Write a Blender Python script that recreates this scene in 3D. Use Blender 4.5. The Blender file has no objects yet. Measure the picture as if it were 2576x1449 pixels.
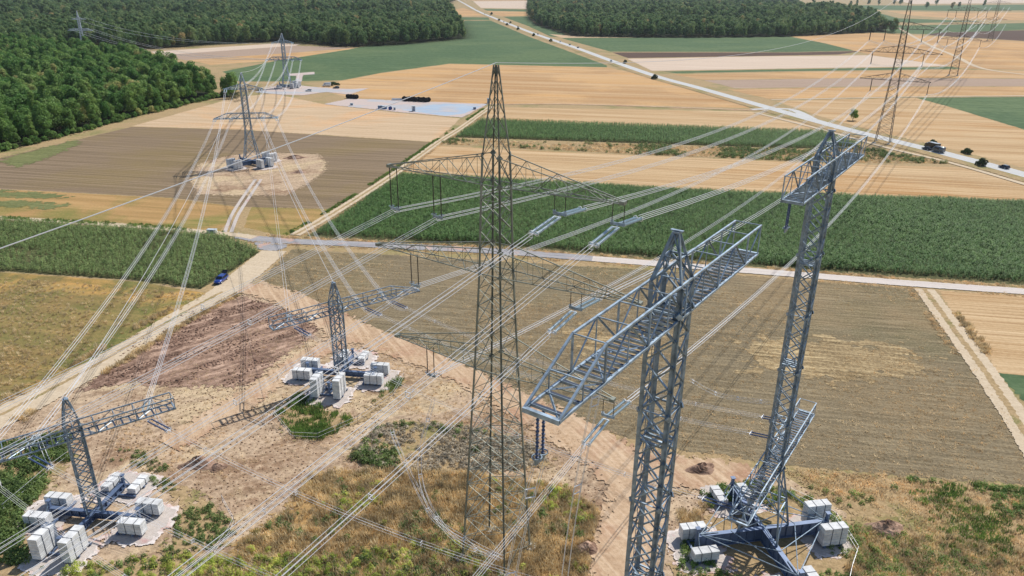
import bpy, math, random
import numpy as np
from mathutils import Matrix, Vector
random.seed(7); RNG = np.random.default_rng(7)
SC = bpy.context.scene
COL = SC.collection

# ------------------------------------------------------------------ camera, sky, sun, exposure
CAM_H = 67.0; FOCAL = 1850.0; CX, CY = 1288.0, 724.5          # survey frame: 2576 x 1449
PITCH = math.atan((CY + 40.0) / FOCAL); ROLL = math.radians(0.45)
cp, sp, cr, sr = math.cos(PITCH), math.sin(PITCH), math.cos(ROLL), math.sin(ROLL)
cam_d = bpy.data.cameras.new('camera'); cam = bpy.data.objects.new('camera', cam_d); COL.objects.link(cam)
cam_d.sensor_width = 36.0; cam_d.lens = FOCAL / 2576.0 * 36.0; cam_d.clip_start = 0.5; cam_d.clip_end = 30000
right, up, fwd = Vector((cr, sp*sr, cp*sr)), Vector((-sr, sp*cr, cp*cr)), Vector((0, cp, -sp))
cam.matrix_world = Matrix(((right.x, up.x, -fwd.x, 0), (right.y, up.y, -fwd.y, 0), (right.z, up.z, -fwd.z, CAM_H), (0, 0, 0, 1)))
SC.camera = cam
SUN_EL = math.radians(50); SUN_AZ = math.atan2(0.66, 0.75)     # towards the sun, clockwise from +Y
world = bpy.data.worlds.new('World'); SC.world = world; world.use_nodes = True
wn = world.node_tree; bg = wn.nodes['Background']
sky = wn.nodes.new('ShaderNodeTexSky'); sky.sky_type = 'NISHITA'; sky.sun_disc = False
sky.sun_elevation = SUN_EL; sky.sun_rotation = SUN_AZ; sky.air_density = 1.0; sky.dust_density = 0.6
wn.links.new(sky.outputs[0], bg.inputs[0]); bg.inputs[1].default_value = 0.115
sun_d = bpy.data.lights.new('sun', 'SUN'); sun = bpy.data.objects.new('sun', sun_d); COL.objects.link(sun)
sun_d.energy = 4.8; sun_d.angle = math.radians(0.5); sun_d.color = (1.0, 0.95, 0.87)
sv = Vector((math.sin(SUN_AZ)*math.cos(SUN_EL), math.cos(SUN_AZ)*math.cos(SUN_EL), math.sin(SUN_EL)))
sun.rotation_euler = sv.to_track_quat('Z', 'Y').to_euler(); sun.location = (0, 0, 200)
cy = SC.cycles; cy.max_bounces = 6; cy.diffuse_bounces = 3; cy.glossy_bounces = 2; cy.transmission_bounces = 3; cy.volume_bounces = 0; cy.transparent_max_bounces = 12; cy.caustics_reflective = False; cy.caustics_refractive = False
SC.view_settings.view_transform = 'Standard'; SC.view_settings.look = 'None'
SC.view_settings.gamma = 1.0; SC.view_settings.exposure = -0.12; SC.view_settings.use_curve_mapping = False

# ------------------------------------------------------------------ survey helpers
def ray(x, y):
    u, v = x - CX, y - CY
    u2, v2 = u*cr + v*sr, -u*sr + v*cr
    a, b, c = u2/FOCAL, 1.0, -v2/FOCAL
    return np.array([a, cp*b + sp*c, -sp*b + cp*c])
def G(x, y, z=0.0):
    d = ray(x, y); t = (z - CAM_H)/d[2]; return np.array([d[0]*t, d[1]*t, z])
def atY(x, y, Y):
    d = ray(x, y); return np.array([0, 0, CAM_H]) + d*(Y/d[1])
def GP(pts, z=0.0): return [G(p[0], p[1], z)[:2] for p in pts]
def lin(c):
    return tuple(((v/255.0)/12.92 if v/255.0 <= 0.04045 else ((v/255.0+0.055)/1.055)**2.4) for v in c) + (1.0,)
ROW = G(2300, 715) - G(760, 607); ROW_A = math.atan2(ROW[1], ROW[0])

# ------------------------------------------------------------------ object helpers
def tag(o, label=None, cat=None, group=None, kind=None):
    if label: o['label'] = label
    if cat: o['category'] = cat
    if group: o['group'] = group
    if kind: o['kind'] = kind
    return o
def link(name, data, parent=None, M=None):
    o = bpy.data.objects.new(name, data); COL.objects.link(o)
    if parent is not None: o.parent = parent
    if M is not None: o.matrix_basis = M
    return o
def empty(name, loc, rz=0.0):
    o = link(name, None); o.location = tuple(loc); o.rotation_euler = (0, 0, rz); o.empty_display_size = 0.3
    return o
def mesh(name, verts, faces, mat=None, smooth=False):
    m = bpy.data.meshes.new(name); m.from_pydata([tuple(map(float, v)) for v in verts], [], [tuple(f) for f in faces])
    if mat: m.materials.append(mat)
    if smooth: m.polygons.foreach_set('use_smooth', [True]*len(m.polygons))
    m.update(); return m
class MB:
    """collects primitives into one mesh"""
    def __init__(s): s.v = []; s.f = []; s.mi = []
    def add(s, v, f, mi=0):
        o = len(s.v); s.v += [tuple(map(float, a)) for a in v]; s.f += [tuple(i+o for i in a) for a in f]; s.mi += [mi]*len(f); return s
    def box(s, c, d, rz=0.0, mi=0, taper=1.0):
        hx, hy, hz = d[0]/2, d[1]/2, d[2]/2; v = []
        ca, sa = math.cos(rz), math.sin(rz)
        for z, t in ((-hz, 1), (hz, taper)):
            for x, y in ((-hx, -hy), (hx, -hy), (hx, hy), (-hx, hy)):
                x1, y1 = x*t, y*t; v.append((c[0]+x1*ca-y1*sa, c[1]+x1*sa+y1*ca, c[2]+z))
        return s.add(v, [(3,2,1,0), (4,5,6,7), (0,1,5,4), (1,2,6,5), (2,3,7,6), (3,0,4,7)], mi)
    def tube(s, pts, r, n=5, mi=0, cap=True):
        pts = [Vector(map(float, p)) for p in pts]; rings = []; o = len(s.v); up0 = Vector((0, 0, 1))
        for i, p in enumerate(pts):
            t = (pts[min(i+1, len(pts)-1)] - pts[max(i-1, 0)]).normalized()
            a = t.cross(up0)
            if a.length < 1e-3: a = t.cross(Vector((1, 0, 0)))
            a.normalize(); b = t.cross(a)
            rr = r[i] if hasattr(r, '__len__') else r
            for k in range(n):
                an = 2*math.pi*(k+0.5)/n; s.v.append(tuple(p + a*(rr*math.cos(an)) + b*(rr*math.sin(an))))
        for i in range(len(pts)-1):
            for k in range(n):
                k2 = (k+1) % n; s.f.append((o+i*n+k, o+i*n+k2, o+(i+1)*n+k2, o+(i+1)*n+k)); s.mi.append(mi)
        if cap:
            s.f.append(tuple(o+k for k in range(n))[::-1]); s.f.append(tuple(o+(len(pts)-1)*n+k for k in range(n))); s.mi += [mi, mi]
        return s
    def bar(s, p, q, w, mi=0): return s.tube([p, q], w*0.62, 4, mi, False)
    def torus(s, c, axis, R, r, n=14, mi=0):
        z = Vector(axis).normalized(); a = z.orthogonal().normalized(); b = z.cross(a); c = Vector(map(float, c))
        return s.tube([c + a*(R*math.cos(2*math.pi*k/n)) + b*(R*math.sin(2*math.pi*k/n)) for k in range(n+1)], r, 4, mi, False)
    def lathe(s, prof, c, axis, n=12, mi=0):
        z = Vector(axis).normalized(); a = z.orthogonal().normalized(); b = z.cross(a); c = Vector(map(float, c)); o = len(s.v)
        for h, r in prof:
            for k in range(n):
                an = 2*math.pi*k/n; s.v.append(tuple(c + z*h + a*(r*math.cos(an)) + b*(r*math.sin(an))))
        for i in range(len(prof)-1):
            for k in range(n):
                k2 = (k+1) % n; s.f.append((o+i*n+k, o+i*n+k2, o+(i+1)*n+k2, o+(i+1)*n+k)); s.mi.append(mi)
        s.f.append(tuple(o+k for k in range(n))[::-1]); s.f.append(tuple(o+(len(prof)-1)*n+k for k in range(n))); s.mi += [mi, mi]
        return s
    def mesh(s, name, mats, smooth=False):
        m = bpy.data.meshes.new(name); m.from_pydata(s.v, [], s.f)
        for a in (mats if isinstance(mats, (list, tuple)) else [mats]): m.materials.append(a)
        
        m.polygons.foreach_set("material_index", s.mi)
        if smooth: m.polygons.foreach_set('use_smooth', [True]*len(m.polygons))
        m.update(); return m
    def build(s, name, mats, parent=None, smooth=False): return link(name, s.mesh(name, mats, smooth), parent)

# ------------------------------------------------------------------ materials
def newmat(name):
    m = bpy.data.materials.new(name); m.use_nodes = True
    return m, m.node_tree, m.node_tree.nodes['Principled BSDF']
def simple(name, rgb, rough=0.6, metal=0.0, var=0.0, scale=3.0, spec=0.4, lincol=False):
    m, t, b = newmat(name); c = tuple(rgb)+(1,) if lincol else lin(rgb)
    b.inputs['Base Color'].default_value = c; b.inputs['Roughness'].default_value = rough; b.inputs['Metallic'].default_value = metal
    b.inputs['Specular IOR Level'].default_value = spec
    if var > 0:
        n = t.nodes.new('ShaderNodeTexNoise'); n.inputs['Scale'].default_value = scale; n.inputs['Detail'].default_value = 6
        g = t.nodes.new('ShaderNodeNewGeometry'); t.links.new(g.outputs['Position'], n.inputs['Vector'])
        mr = t.nodes.new('ShaderNodeMapRange'); mr.inputs[1].default_value = 0.3; mr.inputs[2].default_value = 0.7
        mr.inputs[3].default_value = 1-var; mr.inputs[4].default_value = 1+var*0.6
        t.links.new(n.outputs[0], mr.inputs[0])
        oi = t.nodes.new('ShaderNodeObjectInfo'); mr2 = t.nodes.new('ShaderNodeMapRange'); mr2.inputs[3].default_value = 1-var*0.5; mr2.inputs[4].default_value = 1+var*0.4
        t.links.new(oi.outputs['Random'], mr2.inputs[0])
        mm = t.nodes.new('ShaderNodeMath'); mm.operation = 'MULTIPLY'; t.links.new(mr.outputs[0], mm.inputs[0]); t.links.new(mr2.outputs[0], mm.inputs[1])
        mx = t.nodes.new('ShaderNodeVectorMath'); mx.operation = 'SCALE'; mx.inputs[0].default_value = c[:3]
        t.links.new(mm.outputs[0], mx.inputs['Scale']); t.links.new(mx.outputs[0], b.inputs['Base Color'])
    return m
def ground_mat(name, base, light, dark, rowang=ROW_A, rows=1.0, rowlen=40.0, rowamt=0.5, patch=None, patch_scale=0.02, patch_lo=0.5, patch_hi=0.62,
               patch2=None, p2_scale=0.03, p2_lo=0.55, p2_hi=0.65, grain=2.5, grainamt=0.5, band=0.0, bandw=14.0, bump=0.3, ragged=0.9, tram=0.0):
    """soil or crop cover: streaks along the working direction, large patches, fine grain"""
    m, t, b = newmat(name); N, L = t.nodes, t.links
    b.inputs['Roughness'].default_value = 0.95; b.inputs['Specular IOR Level'].default_value = 0.1
    g = N.new('ShaderNodeNewGeometry')
    def mapped(ang, sc):
        mp = N.new('ShaderNodeMapping'); mp.vector_type = 'TEXTURE'
        mp.inputs['Rotation'].default_value = (0, 0, ang); mp.inputs['Scale'].default_value = sc
        L.new(g.outputs['Position'], mp.inputs['Vector']); return mp.outputs[0]
    def noise(vec, scale, detail=5, rough=0.55, dist=0.0):
        n = N.new('ShaderNodeTexNoise'); n.inputs['Scale'].default_value = scale; n.inputs['Detail'].default_value = detail
        n.inputs['Roughness'].default_value = rough; n.inputs['Distortion'].default_value = dist
        L.new(vec, n.inputs['Vector']); return n.outputs[0]
    def rng(s, a, bb, c=0.0, d=1.0):
        r = N.new('ShaderNodeMapRange'); r.inputs[1].default_value = a; r.inputs[2].default_value = bb; r.inputs[3].default_value = c; r.inputs[4].default_value = d
        L.new(s, r.inputs[0]); return r.outputs[0]
    def mix(f, a, bb):
        x = N.new('ShaderNodeMix'); x.data_type = 'RGBA'; L.new(f, x.inputs['Factor'])
        for s, i in ((a, 6), (bb, 7)):
            if isinstance(s, tuple): x.inputs[i].default_value = s
            else: L.new(s, x.inputs[i])
        return x.outputs[2]
    flat = mapped(0, (1, 1, 1))
    col = lin(base)
    pn = noise(flat, patch_scale, 6, 0.6, 0.4)
    if patch: col = mix(rng(pn, patch_lo, patch_hi), col, lin(patch))
    if patch2: col = mix(rng(noise(flat, p2_scale, 7, 0.65, 0.6), p2_lo, p2_hi), col, lin(patch2))
    if band > 0:
        bn = noise(mapped(rowang, (600, bandw, 1)), 1.0, 2, 0.4)
        col = mix(rng(bn, 0.4, 0.62, 0, band), col, lin(light))
    if tram > 0:
        sx = N.new('ShaderNodeSeparateXYZ'); L.new(mapped(rowang, (1, 1, 1)), sx.inputs[0])
        wob = N.new('ShaderNodeMath'); wob.operation = 'MULTIPLY_ADD'; wob.inputs[1].default_value = 5.0; L.new(noise(flat, 0.02, 2), wob.inputs[0]); L.new(sx.outputs[1], wob.inputs[2])
        for off in (0.0, 1.9):
            fr = N.new('ShaderNodeMath'); fr.operation = 'PINGPONG'; fr.inputs[1].default_value = tram; ad0 = N.new('ShaderNodeMath'); ad0.operation = 'ADD'; ad0.inputs[1].default_value = off; L.new(wob.outputs[0], ad0.inputs[0]); L.new(ad0.outputs[0], fr.inputs[0])
            col = mix(rng(fr.outputs[0], 0.42, 0.25, 0, 0.5), col, lin(light))
    st = noise(mapped(rowang, (rowlen, rows, 1)), 1.0, 4, 0.6)
    col = mix(rng(st, 0.51, 0.66, 0, rowamt), col, lin(light))
    col = mix(rng(st, 0.49, 0.34, 0, rowamt), col, lin(dark))
    gr = noise(flat, grain, 4, 0.7)
    col = mix(rng(gr, 0.5, 0.75, 0, grainamt), col, lin(light))
    col = mix(rng(gr, 0.5, 0.25, 0, grainamt), col, lin(dark))
    L.new(col, b.inputs['Base Color'])
    at = N.new('ShaderNodeAttribute'); at.attribute_name = 'cut'
    en = rng(noise(flat, ragged, 5, 0.6), 0.28, 0.72, 0.04, 0.96)
    gt = N.new('ShaderNodeMath'); gt.operation = 'GREATER_THAN'; L.new(en, gt.inputs[0]); L.new(at.outputs['Fac'], gt.inputs[1])
    L.new(gt.outputs[0], b.inputs['Alpha'])
    if bump > 0:
        bm = N.new('ShaderNodeBump'); bm.inputs['Strength'].default_value = bump; bm.inputs['Distance'].default_value = 0.25
        ad = N.new('ShaderNodeMath'); ad.operation = 'ADD'; L.new(st, ad.inputs[0]); L.new(gr, ad.inputs[1])
        L.new(ad.outputs[0], bm.inputs['Height']); L.new(bm.outputs[0], b.inputs['Normal'])
    return m
def leaf_mat(name, c1, c2, c3=None, trans=0.25, pos_scale=0.0):
    m, t, b = newmat(name); N, L = t.nodes, t.links
    b.inputs['Roughness'].default_value = 0.6; b.inputs['Specular IOR Level'].default_value = 0.25
    oi = N.new('ShaderNodeObjectInfo'); ramp = N.new('ShaderNodeValToRGB'); e = ramp.color_ramp.elements
    e[0].color = lin(c1); e[1].color = lin(c2)
    if c3: x = ramp.color_ramp.elements.new(0.93); x.color = lin(c2); e[-1].color = lin(c3)
    g = N.new('ShaderNodeNewGeometry')
    n = N.new('ShaderNodeTexNoise'); n.inputs['Scale'].default_value = 0.55; n.inputs['Detail'].default_value = 3
    L.new(g.outputs['Position'], n.inputs['Vector'])
    n2 = N.new('ShaderNodeTexNoise'); n2.inputs['Scale'].default_value = 0.03; n2.inputs['Detail'].default_value = 4; L.new(g.outputs['Position'], n2.inputs['Vector'])
    mm = N.new('ShaderNodeMath'); mm.operation = 'MULTIPLY_ADD'; mm.inputs[1].default_value = 0.9; mm.inputs[2].default_value = -0.5; L.new(n2.outputs[0], mm.inputs[0])
    ma = N.new('ShaderNodeMath'); ma.operation = 'ADD'; ma.use_clamp = True; L.new(oi.outputs['Random'], ma.inputs[0]); L.new(mm.outputs[0], ma.inputs[1]); L.new(ma.outputs[0], ramp.inputs[0])
    mr = N.new('ShaderNodeMapRange'); mr.inputs[1].default_value = 0.3; mr.inputs[2].default_value = 0.7; mr.inputs[3].default_value = 0.6; mr.inputs[4].default_value = 1.4
    L.new(n.outputs[0], mr.inputs[0])
    sc = N.new('ShaderNodeVectorMath'); sc.operation = 'SCALE'; L.new(ramp.outputs[0], sc.inputs[0]); L.new(mr.outputs[0], sc.inputs['Scale'])
    L.new(sc.outputs[0], b.inputs['Base Color'])
    tr = N.new('ShaderNodeBsdfTranslucent'); L.new(sc.outputs[0], tr.inputs[0])
    ms = N.new('ShaderNodeMixShader'); ms.inputs[0].default_value = trans
    L.new(b.outputs[0], ms.inputs[1]); L.new(tr.outputs[0], ms.inputs[2]); L.new(ms.outputs[0], t.nodes['Material Output'].inputs[0])
    return m
M = {}
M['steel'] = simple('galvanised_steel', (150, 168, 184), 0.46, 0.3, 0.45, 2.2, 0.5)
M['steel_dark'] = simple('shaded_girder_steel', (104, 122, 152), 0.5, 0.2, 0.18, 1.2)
M['green_steel'] = simple('weathered_green_steel', (132, 137, 128), 0.55, 0.25, 0.3, 0.7)
M['rust_steel'] = simple('weathered_brown_steel', (110, 102, 94), 0.6, 0.2, 0.25, 0.7)
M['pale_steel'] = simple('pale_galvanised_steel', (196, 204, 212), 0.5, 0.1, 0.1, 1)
M['grating'] = simple('dark_grating', (58, 68, 88), 0.6, 0.3, 0.15, 2)
M['alu'] = simple('aluminium_conductor', (228, 230, 234), 0.4, 0.15, 0.0)
M['insul'] = simple('blue_grey_silicone', (66, 88, 128), 0.4, 0.0, 0.06, 2)
M['insul_light'] = simple('pale_grey_silicone', (184, 204, 214), 0.4, 0.0, 0.06, 2)
M['insul_dark'] = simple('dark_porcelain', (45, 40, 38), 0.35, 0.0, 0.1, 2)
M['concrete'] = simple('pale_concrete', (222, 223, 223), 0.85, 0.0, 0.2, 1.6, 0.2)
M['strap'] = simple('dark_strap', (50, 60, 80), 0.6)
M['footing'] = simple('grey_concrete', (190, 188, 180), 0.9, 0, 0.15, 2)
M['bark'] = simple('bark', (80, 68, 55), 0.95, 0, 0.2, 3, 0.1)
M['black'] = simple('black_rubber', (24, 25, 27), 0.7)
M['glass'] = simple('dark_glass', (22, 28, 38), 0.1, 0, 0, 1, 0.6)
M['white'] = simple('white_paint', (228, 230, 230), 0.35, 0, 0.04, 1)
M['road'] = ground_mat('bleached_asphalt', (196, 196, 194), (210, 209, 205), (176, 176, 175), rows=0.9, rowlen=60, rowamt=0.3, grain=1.5, grainamt=0.25, bump=0.05)

# ------------------------------------------------------------------ ground, fields, tracks
def jitter_poly(pts, step=4.0, amp=0.5):
    out = []; n = len(pts)
    for i in range(n):
        a, b = np.array(pts[i]), np.array(pts[(i+1) % n]); d = np.linalg.norm(b-a); k = max(1, int(d/step)); k = min(k, 140)
        nrm = np.array([-(b-a)[1], (b-a)[0]])/(d+1e-9)
        for j in range(k):
            t = j/k; p = a + (b-a)*t
            if j: p = p + nrm*random.uniform(-amp, amp) * (0.5+0.5*math.sin(j*1.7))
            out.append(p)
    return out
def sheet(name, pts, z, mat, amp=0.5, step=4.0, soft=None):
    p = np.array(jitter_poly(pts, step, amp)); n = len(p)
    area = 0.5*np.sum(p[:, 0]*np.roll(p[:, 1], -1) - np.roll(p[:, 0], -1)*p[:, 1])
    if area < 0: p = p[::-1]; area = -area
    soft = soft if soft is not None else amp*2.2
    t = np.roll(p, -1, 0) - np.roll(p, 1, 0); t /= np.linalg.norm(t, axis=1)[:, None]+1e-9; nr = np.column_stack([-t[:, 1], t[:, 0]])
    v = [(*a, z-.02) for a in (p - nr*soft*.5)] + [(*a, z) for a in (p + nr*soft*.5)]
    f = [tuple(range(n, 2*n))] + [(k, (k+1) % n, (k+1) % n+n, k+n) for k in range(n)]
    me = mesh(name, v, f, mat); at = me.attributes.new('cut', 'FLOAT', 'POINT'); at.data.foreach_set('value', np.array([1.0]*n+[0.0]*n, np.float32))
    o = link(name, me); tag(o, kind='structure'); return o
def in_poly(P, poly):
    x, y = P[:, 0], P[:, 1]; c = np.zeros(len(P), bool); j = len(poly)-1
    for i in range(len(poly)):
        a, b = poly[i], poly[j]; c ^= ((a[1] > y) != (b[1] > y)) & (x < (b[0]-a[0])*(y-a[1])/(b[1]-a[1]+1e-12)+a[0]); j = i
    return c
def patch_sheet(name, pts, z, mat, soft=4.0, amp=.6):
    """ground patch on a fine grid; the 'cut' attribute frays its border"""
    p = np.array(jitter_poly(pts, 3.0, amp)); lo, hi = p.min(0)-soft, p.max(0)+soft
    h = float(np.clip(math.sqrt((hi-lo).prod())/75, .5, 60)); soft = max(soft, h*1.5); nx, ny = int((hi[0]-lo[0])/h)+2, int((hi[1]-lo[1])/h)+2
    X, Y = np.meshgrid(lo[0]+h*np.arange(nx), lo[1]+h*np.arange(ny)); P = np.column_stack([X.ravel(), Y.ravel()]); d = np.full(len(P), 1e9)
    for i in range(len(p)):
        a, b = p[i], p[(i+1) % len(p)]; ab = b-a; t = np.clip(((P-a) @ ab)/(ab @ ab+1e-9), 0, 1); d = np.minimum(d, np.linalg.norm(P-a-t[:, None]*ab, axis=1))
    sd = np.where(in_poly(P, p), d, -d); cut = np.clip(.5-sd/soft, 0, 1)
    idx = np.arange(nx*ny).reshape(ny, nx); F = np.stack([idx[:-1, :-1], idx[:-1, 1:], idx[1:, 1:], idx[1:, :-1]], -1).reshape(-1, 4); F = F[(cut[F] < 1).any(1)]
    used = np.unique(F); remap = -np.ones(nx*ny, int); remap[used] = np.arange(len(used)); F = remap[F]
    me = bpy.data.meshes.new(name); me.vertices.add(len(used)); me.vertices.foreach_set('co', np.column_stack([P[used], np.full(len(used), z)]).astype(np.float32).ravel())
    me.loops.add(F.size); me.loops.foreach_set('vertex_index', F.ravel().astype(np.int32)); me.polygons.add(len(F)); me.polygons.foreach_set('loop_start', np.arange(0, F.size, 4, dtype=np.int32)); me.update(calc_edges=True)
    me.materials.append(mat); at = me.attributes.new('cut', 'FLOAT', 'POINT'); at.data.foreach_set('value', cut[used].astype(np.float32))
    o = link(name, me); tag(o, kind='structure'); return o
RIB = 0
def ribbon(name, pts, width, z, mat, amp=0.15, step=6.0, px=True):
    global RIB; RIB += 1; z = z + 0.07 + RIB*0.0017
    P = GP(pts) if px else [np.array(p) for p in pts]; c = []
    for i in range(len(P)-1):                      # Catmull-Rom centre line
        p0, p1, p2, p3 = P[max(i-1, 0)], P[i], P[i+1], P[min(i+2, len(P)-1)]
        k = max(2, min(60, int(np.linalg.norm(p2-p1)/step)))
        for j in range(k):
            t = j/k; c.append(0.5*((2*p1)+(-p0+p2)*t+(2*p0-5*p1+4*p2-p3)*t*t+(-p0+3*p1-3*p2+p3)*t**3))
    c.append(P[-1]); v = []; f = []
    for i, p in enumerate(c):
        t = c[min(i+1, len(c)-1)] - c[max(i-1, 0)]; t = t/(np.linalg.norm(t)+1e-9); nrm = np.array([-t[1], t[0]])
        w = width if not hasattr(width, '__len__') else np.interp(i/(len(c)-1), np.linspace(0, 1, len(width)), width)
        e = max(.06, amp*(2.4 if amp < .5 else 5.0))
        for q in (p - nrm*(w/2+e*.5), p - nrm*(w/2-e*.5), p + nrm*(w/2-e*.5), p + nrm*(w/2+e*.5)): v.append((q[0], q[1], z))
    for i in range(len(c)-1):
        for k in range(3): f.append((4*i+k, 4*i+k+1, 4*i+k+5, 4*i+k+4))
    o = link(name, mesh(name, v, f, mat)); tag(o, kind='structure')
    if amp > 0.05: at = o.data.attributes.new('cut', 'FLOAT', 'POINT'); at.data.foreach_set('value', np.array([1.0, 0, 0, 1.0]*len(c), np.float32))
    if o.data.polygons[0].normal.z < 0: o.data.flip_normals()
    return o
M['verge'] = ground_mat('dry_verge', (170, 146, 110), (204, 180, 138), (120, 108, 76), rowamt=0.15, patch=(132, 130, 84), patch_scale=0.05, patch_lo=0.5, patch_hi=0.65, grain=1.2, grainamt=0.6)
M['soil'] = ground_mat('site_soil', (186, 162, 136), (214, 190, 160), (128, 106, 84), rowang=ROW_A+0.75, rows=1.6, rowlen=18, rowamt=0.45, patch=(150, 122, 98), patch_scale=0.07,
                       patch_lo=0.48, patch_hi=0.6, patch2=(200, 178, 144), p2_scale=0.055, p2_lo=0.5, p2_hi=0.58, grain=1.1, grainamt=0.85, bump=0.9)
M['topsoil'] = ground_mat('dark_topsoil', (156, 128, 110), (200, 170, 148), (98, 78, 66), rowang=ROW_A+0.95, rows=1.6, rowlen=7, rowamt=0.85, patch=(126, 100, 86), patch_scale=0.08, patch_lo=0.46, patch_hi=0.6, grain=0.9, grainamt=0.7, bump=1.0)
M['haul'] = ground_mat('haul_road_sand', (194, 166, 136), (220, 196, 168), (154, 124, 98), rowang=ROW_A-0.9, rows=0.9, rowlen=14, rowamt=0.5, patch=(176, 138, 112), patch_scale=0.09, grain=1.6, grainamt=0.5, bump=0.3)
M['dusty'] = ground_mat('dusty_track', (202, 184, 158), (222, 206, 182), (166, 146, 118), rowamt=0.2, grain=1.6, grainamt=0.5, bump=0.2)
M['ctrack'] = ground_mat('concrete_track', (208, 198, 190), (222, 214, 206), (180, 168, 160), rows=1.0, rowlen=30, rowamt=0.3, grain=1.4, grainamt=0.35, bump=0.05)
M['asph'] = ground_mat('patched_asphalt', (158, 156, 158), (182, 178, 178), (124, 124, 130), rows=1.2, rowlen=10, rowamt=0.5, patch=(196, 162, 146), patch_scale=0.16, patch_lo=0.55, patch_hi=0.62, grain=2, grainamt=0.4, bump=0.05)
M['stub'] = ground_mat('gold_stubble', (182, 150, 110), (214, 188, 150), (152, 118, 80), rows=0.9, rowlen=70, rowamt=0.8, patch=(178, 136, 88), patch_scale=0.012, band=0.5, bandw=9, grain=1.2, grainamt=0.35, tram=7.0)
M['stub_far'] = ground_mat('orange_stubble', (178, 140, 96), (202, 172, 134), (152, 112, 70), rows=2.2, rowlen=160, rowamt=0.7, patch=(202, 160, 108), patch_scale=0.010, patch_lo=0.47, patch_hi=0.55, band=0.6, bandw=16, grain=0.5, grainamt=0.3, bump=0.1, tram=11.0)
M['stub_pale'] = ground_mat('pale_stubble', (196, 170, 138), (218, 194, 164), (166, 138, 106), rows=2.0, rowlen=60, rowamt=0.55, patch=(206, 166, 124), patch_scale=0.02, grain=0.9, grainamt=0.4, bump=0.15, tram=8.0)
M['stub_pink'] = ground_mat('bleached_stubble', (204, 184, 164), (226, 208, 190), (190, 166, 146), rows=5.0, rowlen=120, rowamt=0.4, grain=0.5, grainamt=0.25, bump=0.1)
M['brown'] = ground_mat('harrowed_stubble', (128, 115, 92), (168, 152, 122), (98, 88, 68), rows=0.8, rowlen=12, rowamt=0.6, patch=(110, 106, 76), patch_scale=0.016, patch_lo=0.5, patch_hi=0.66, patch2=(152, 130, 98), p2_scale=0.02, p2_lo=0.52, p2_hi=0.7, grain=2.2, grainamt=0.75, bump=0.6)
M['brown_b'] = ground_mat('harrowed_field', (132, 114, 92), (156, 136, 112), (106, 92, 72), rows=1.4, rowlen=70, rowamt=0.7, patch=(134, 116, 82), patch_scale=0.012, grain=1.4, grainamt=0.5, bump=0.3, tram=9.0)
M['dry_mix'] = ground_mat('ripe_grassy_field', (142, 122, 80), (176, 148, 98), (104, 100, 60), rows=3.0, rowlen=25, rowamt=0.5, patch=(108, 114, 64), patch_scale=0.025, patch_lo=0.44, patch_hi=0.56, patch2=(196, 154, 92), p2_scale=0.04, p2_lo=0.52, p2_hi=0.62, grain=1.8, grainamt=0.6, bump=0.5)
M['orange_mix'] = ground_mat('ripe_orange_field', (172, 138, 92), (198, 162, 112), (132, 116, 70), rows=3.0, rowlen=50, rowamt=0.5, patch=(128, 126, 70), patch_scale=0.03, patch_lo=0.49, patch_hi=0.62, grain=1.6, grainamt=0.5, bump=0.4)
M['beet'] = ground_mat('green_beet_field', (84, 106, 74), (112, 130, 94), (62, 84, 56), rows=3.0, rowlen=60, rowamt=0.5, patch=(98, 116, 80), patch_scale=0.01, patch_lo=0.45, patch_hi=0.6, grain=0.22, grainamt=0.6, bump=0.8)
M['darkearth'] = ground_mat('dark_ploughed_earth', (92, 74, 64), (122, 102, 90), (70, 56, 48), rows=3.0, rowlen=60, rowamt=0.5, grain=0.4, grainamt=0.4)
M['greyearth'] = ground_mat('grey_harrowed_earth', (168, 146, 128), (186, 166, 148), (146, 124, 106), rows=4.0, rowlen=140, rowamt=0.4, grain=0.4, grainamt=0.3)
M['maize_soil'] = ground_mat('maize_soil', (92, 92, 62), (116, 110, 78), (66, 72, 44), rowamt=0.3, grain=1.5, grainamt=0.5)
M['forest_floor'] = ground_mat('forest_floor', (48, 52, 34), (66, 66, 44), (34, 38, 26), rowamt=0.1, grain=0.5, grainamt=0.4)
M['weed_ground'] = ground_mat('weedy_ground', (170, 146, 110), (206, 180, 140), (120, 104, 72), rowamt=0.2, patch=(130, 126, 80), patch_scale=0.12, patch_lo=0.53, patch_hi=0.62, grain=1.6, grainamt=0.6, bump=0.6)
M['dry_ground'] = ground_mat('dry_grass_ground', (170, 138, 92), (202, 170, 122), (122, 100, 64), rowamt=0.2, patch=(142, 122, 76), patch_scale=0.1, grain=1.8, grainamt=0.65, bump=0.6)
M['gravel'] = ground_mat('grey_gravel', (196, 186, 178), (212, 204, 198), (160, 148, 140), rowamt=0.1, patch=(190, 150, 146), patch_scale=0.35, patch_lo=0.6, patch_hi=0.68, grain=3, grainamt=0.5, bump=0.3)
M['yardstone'] = ground_mat('yard_gravel', (196, 180, 172), (210, 196, 188), (172, 154, 146), rowamt=0.2, rowlen=20, patch=(178, 180, 184), patch_scale=0.035, patch_lo=0.5, patch_hi=0.58, grain=1, grainamt=0.3, bump=0.1)
M['fleece'] = ground_mat('white_geotextile', (220, 210, 204), (236, 230, 226), (188, 166, 156), rowamt=0.2, rowlen=4, patch=(206, 172, 160), patch_scale=0.3, patch_lo=0.5, patch_hi=0.6, grain=1.2, grainamt=0.5, bump=0.5)
M['fleece_blue'] = ground_mat('blue_geotextile', (166, 182, 198), (190, 192, 194), (146, 168, 192), rowlen=20, rows=3, rowamt=0.6, patch=(186, 178, 176), patch_scale=0.05, grain=0.8, grainamt=0.3, bump=0.1)

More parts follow.
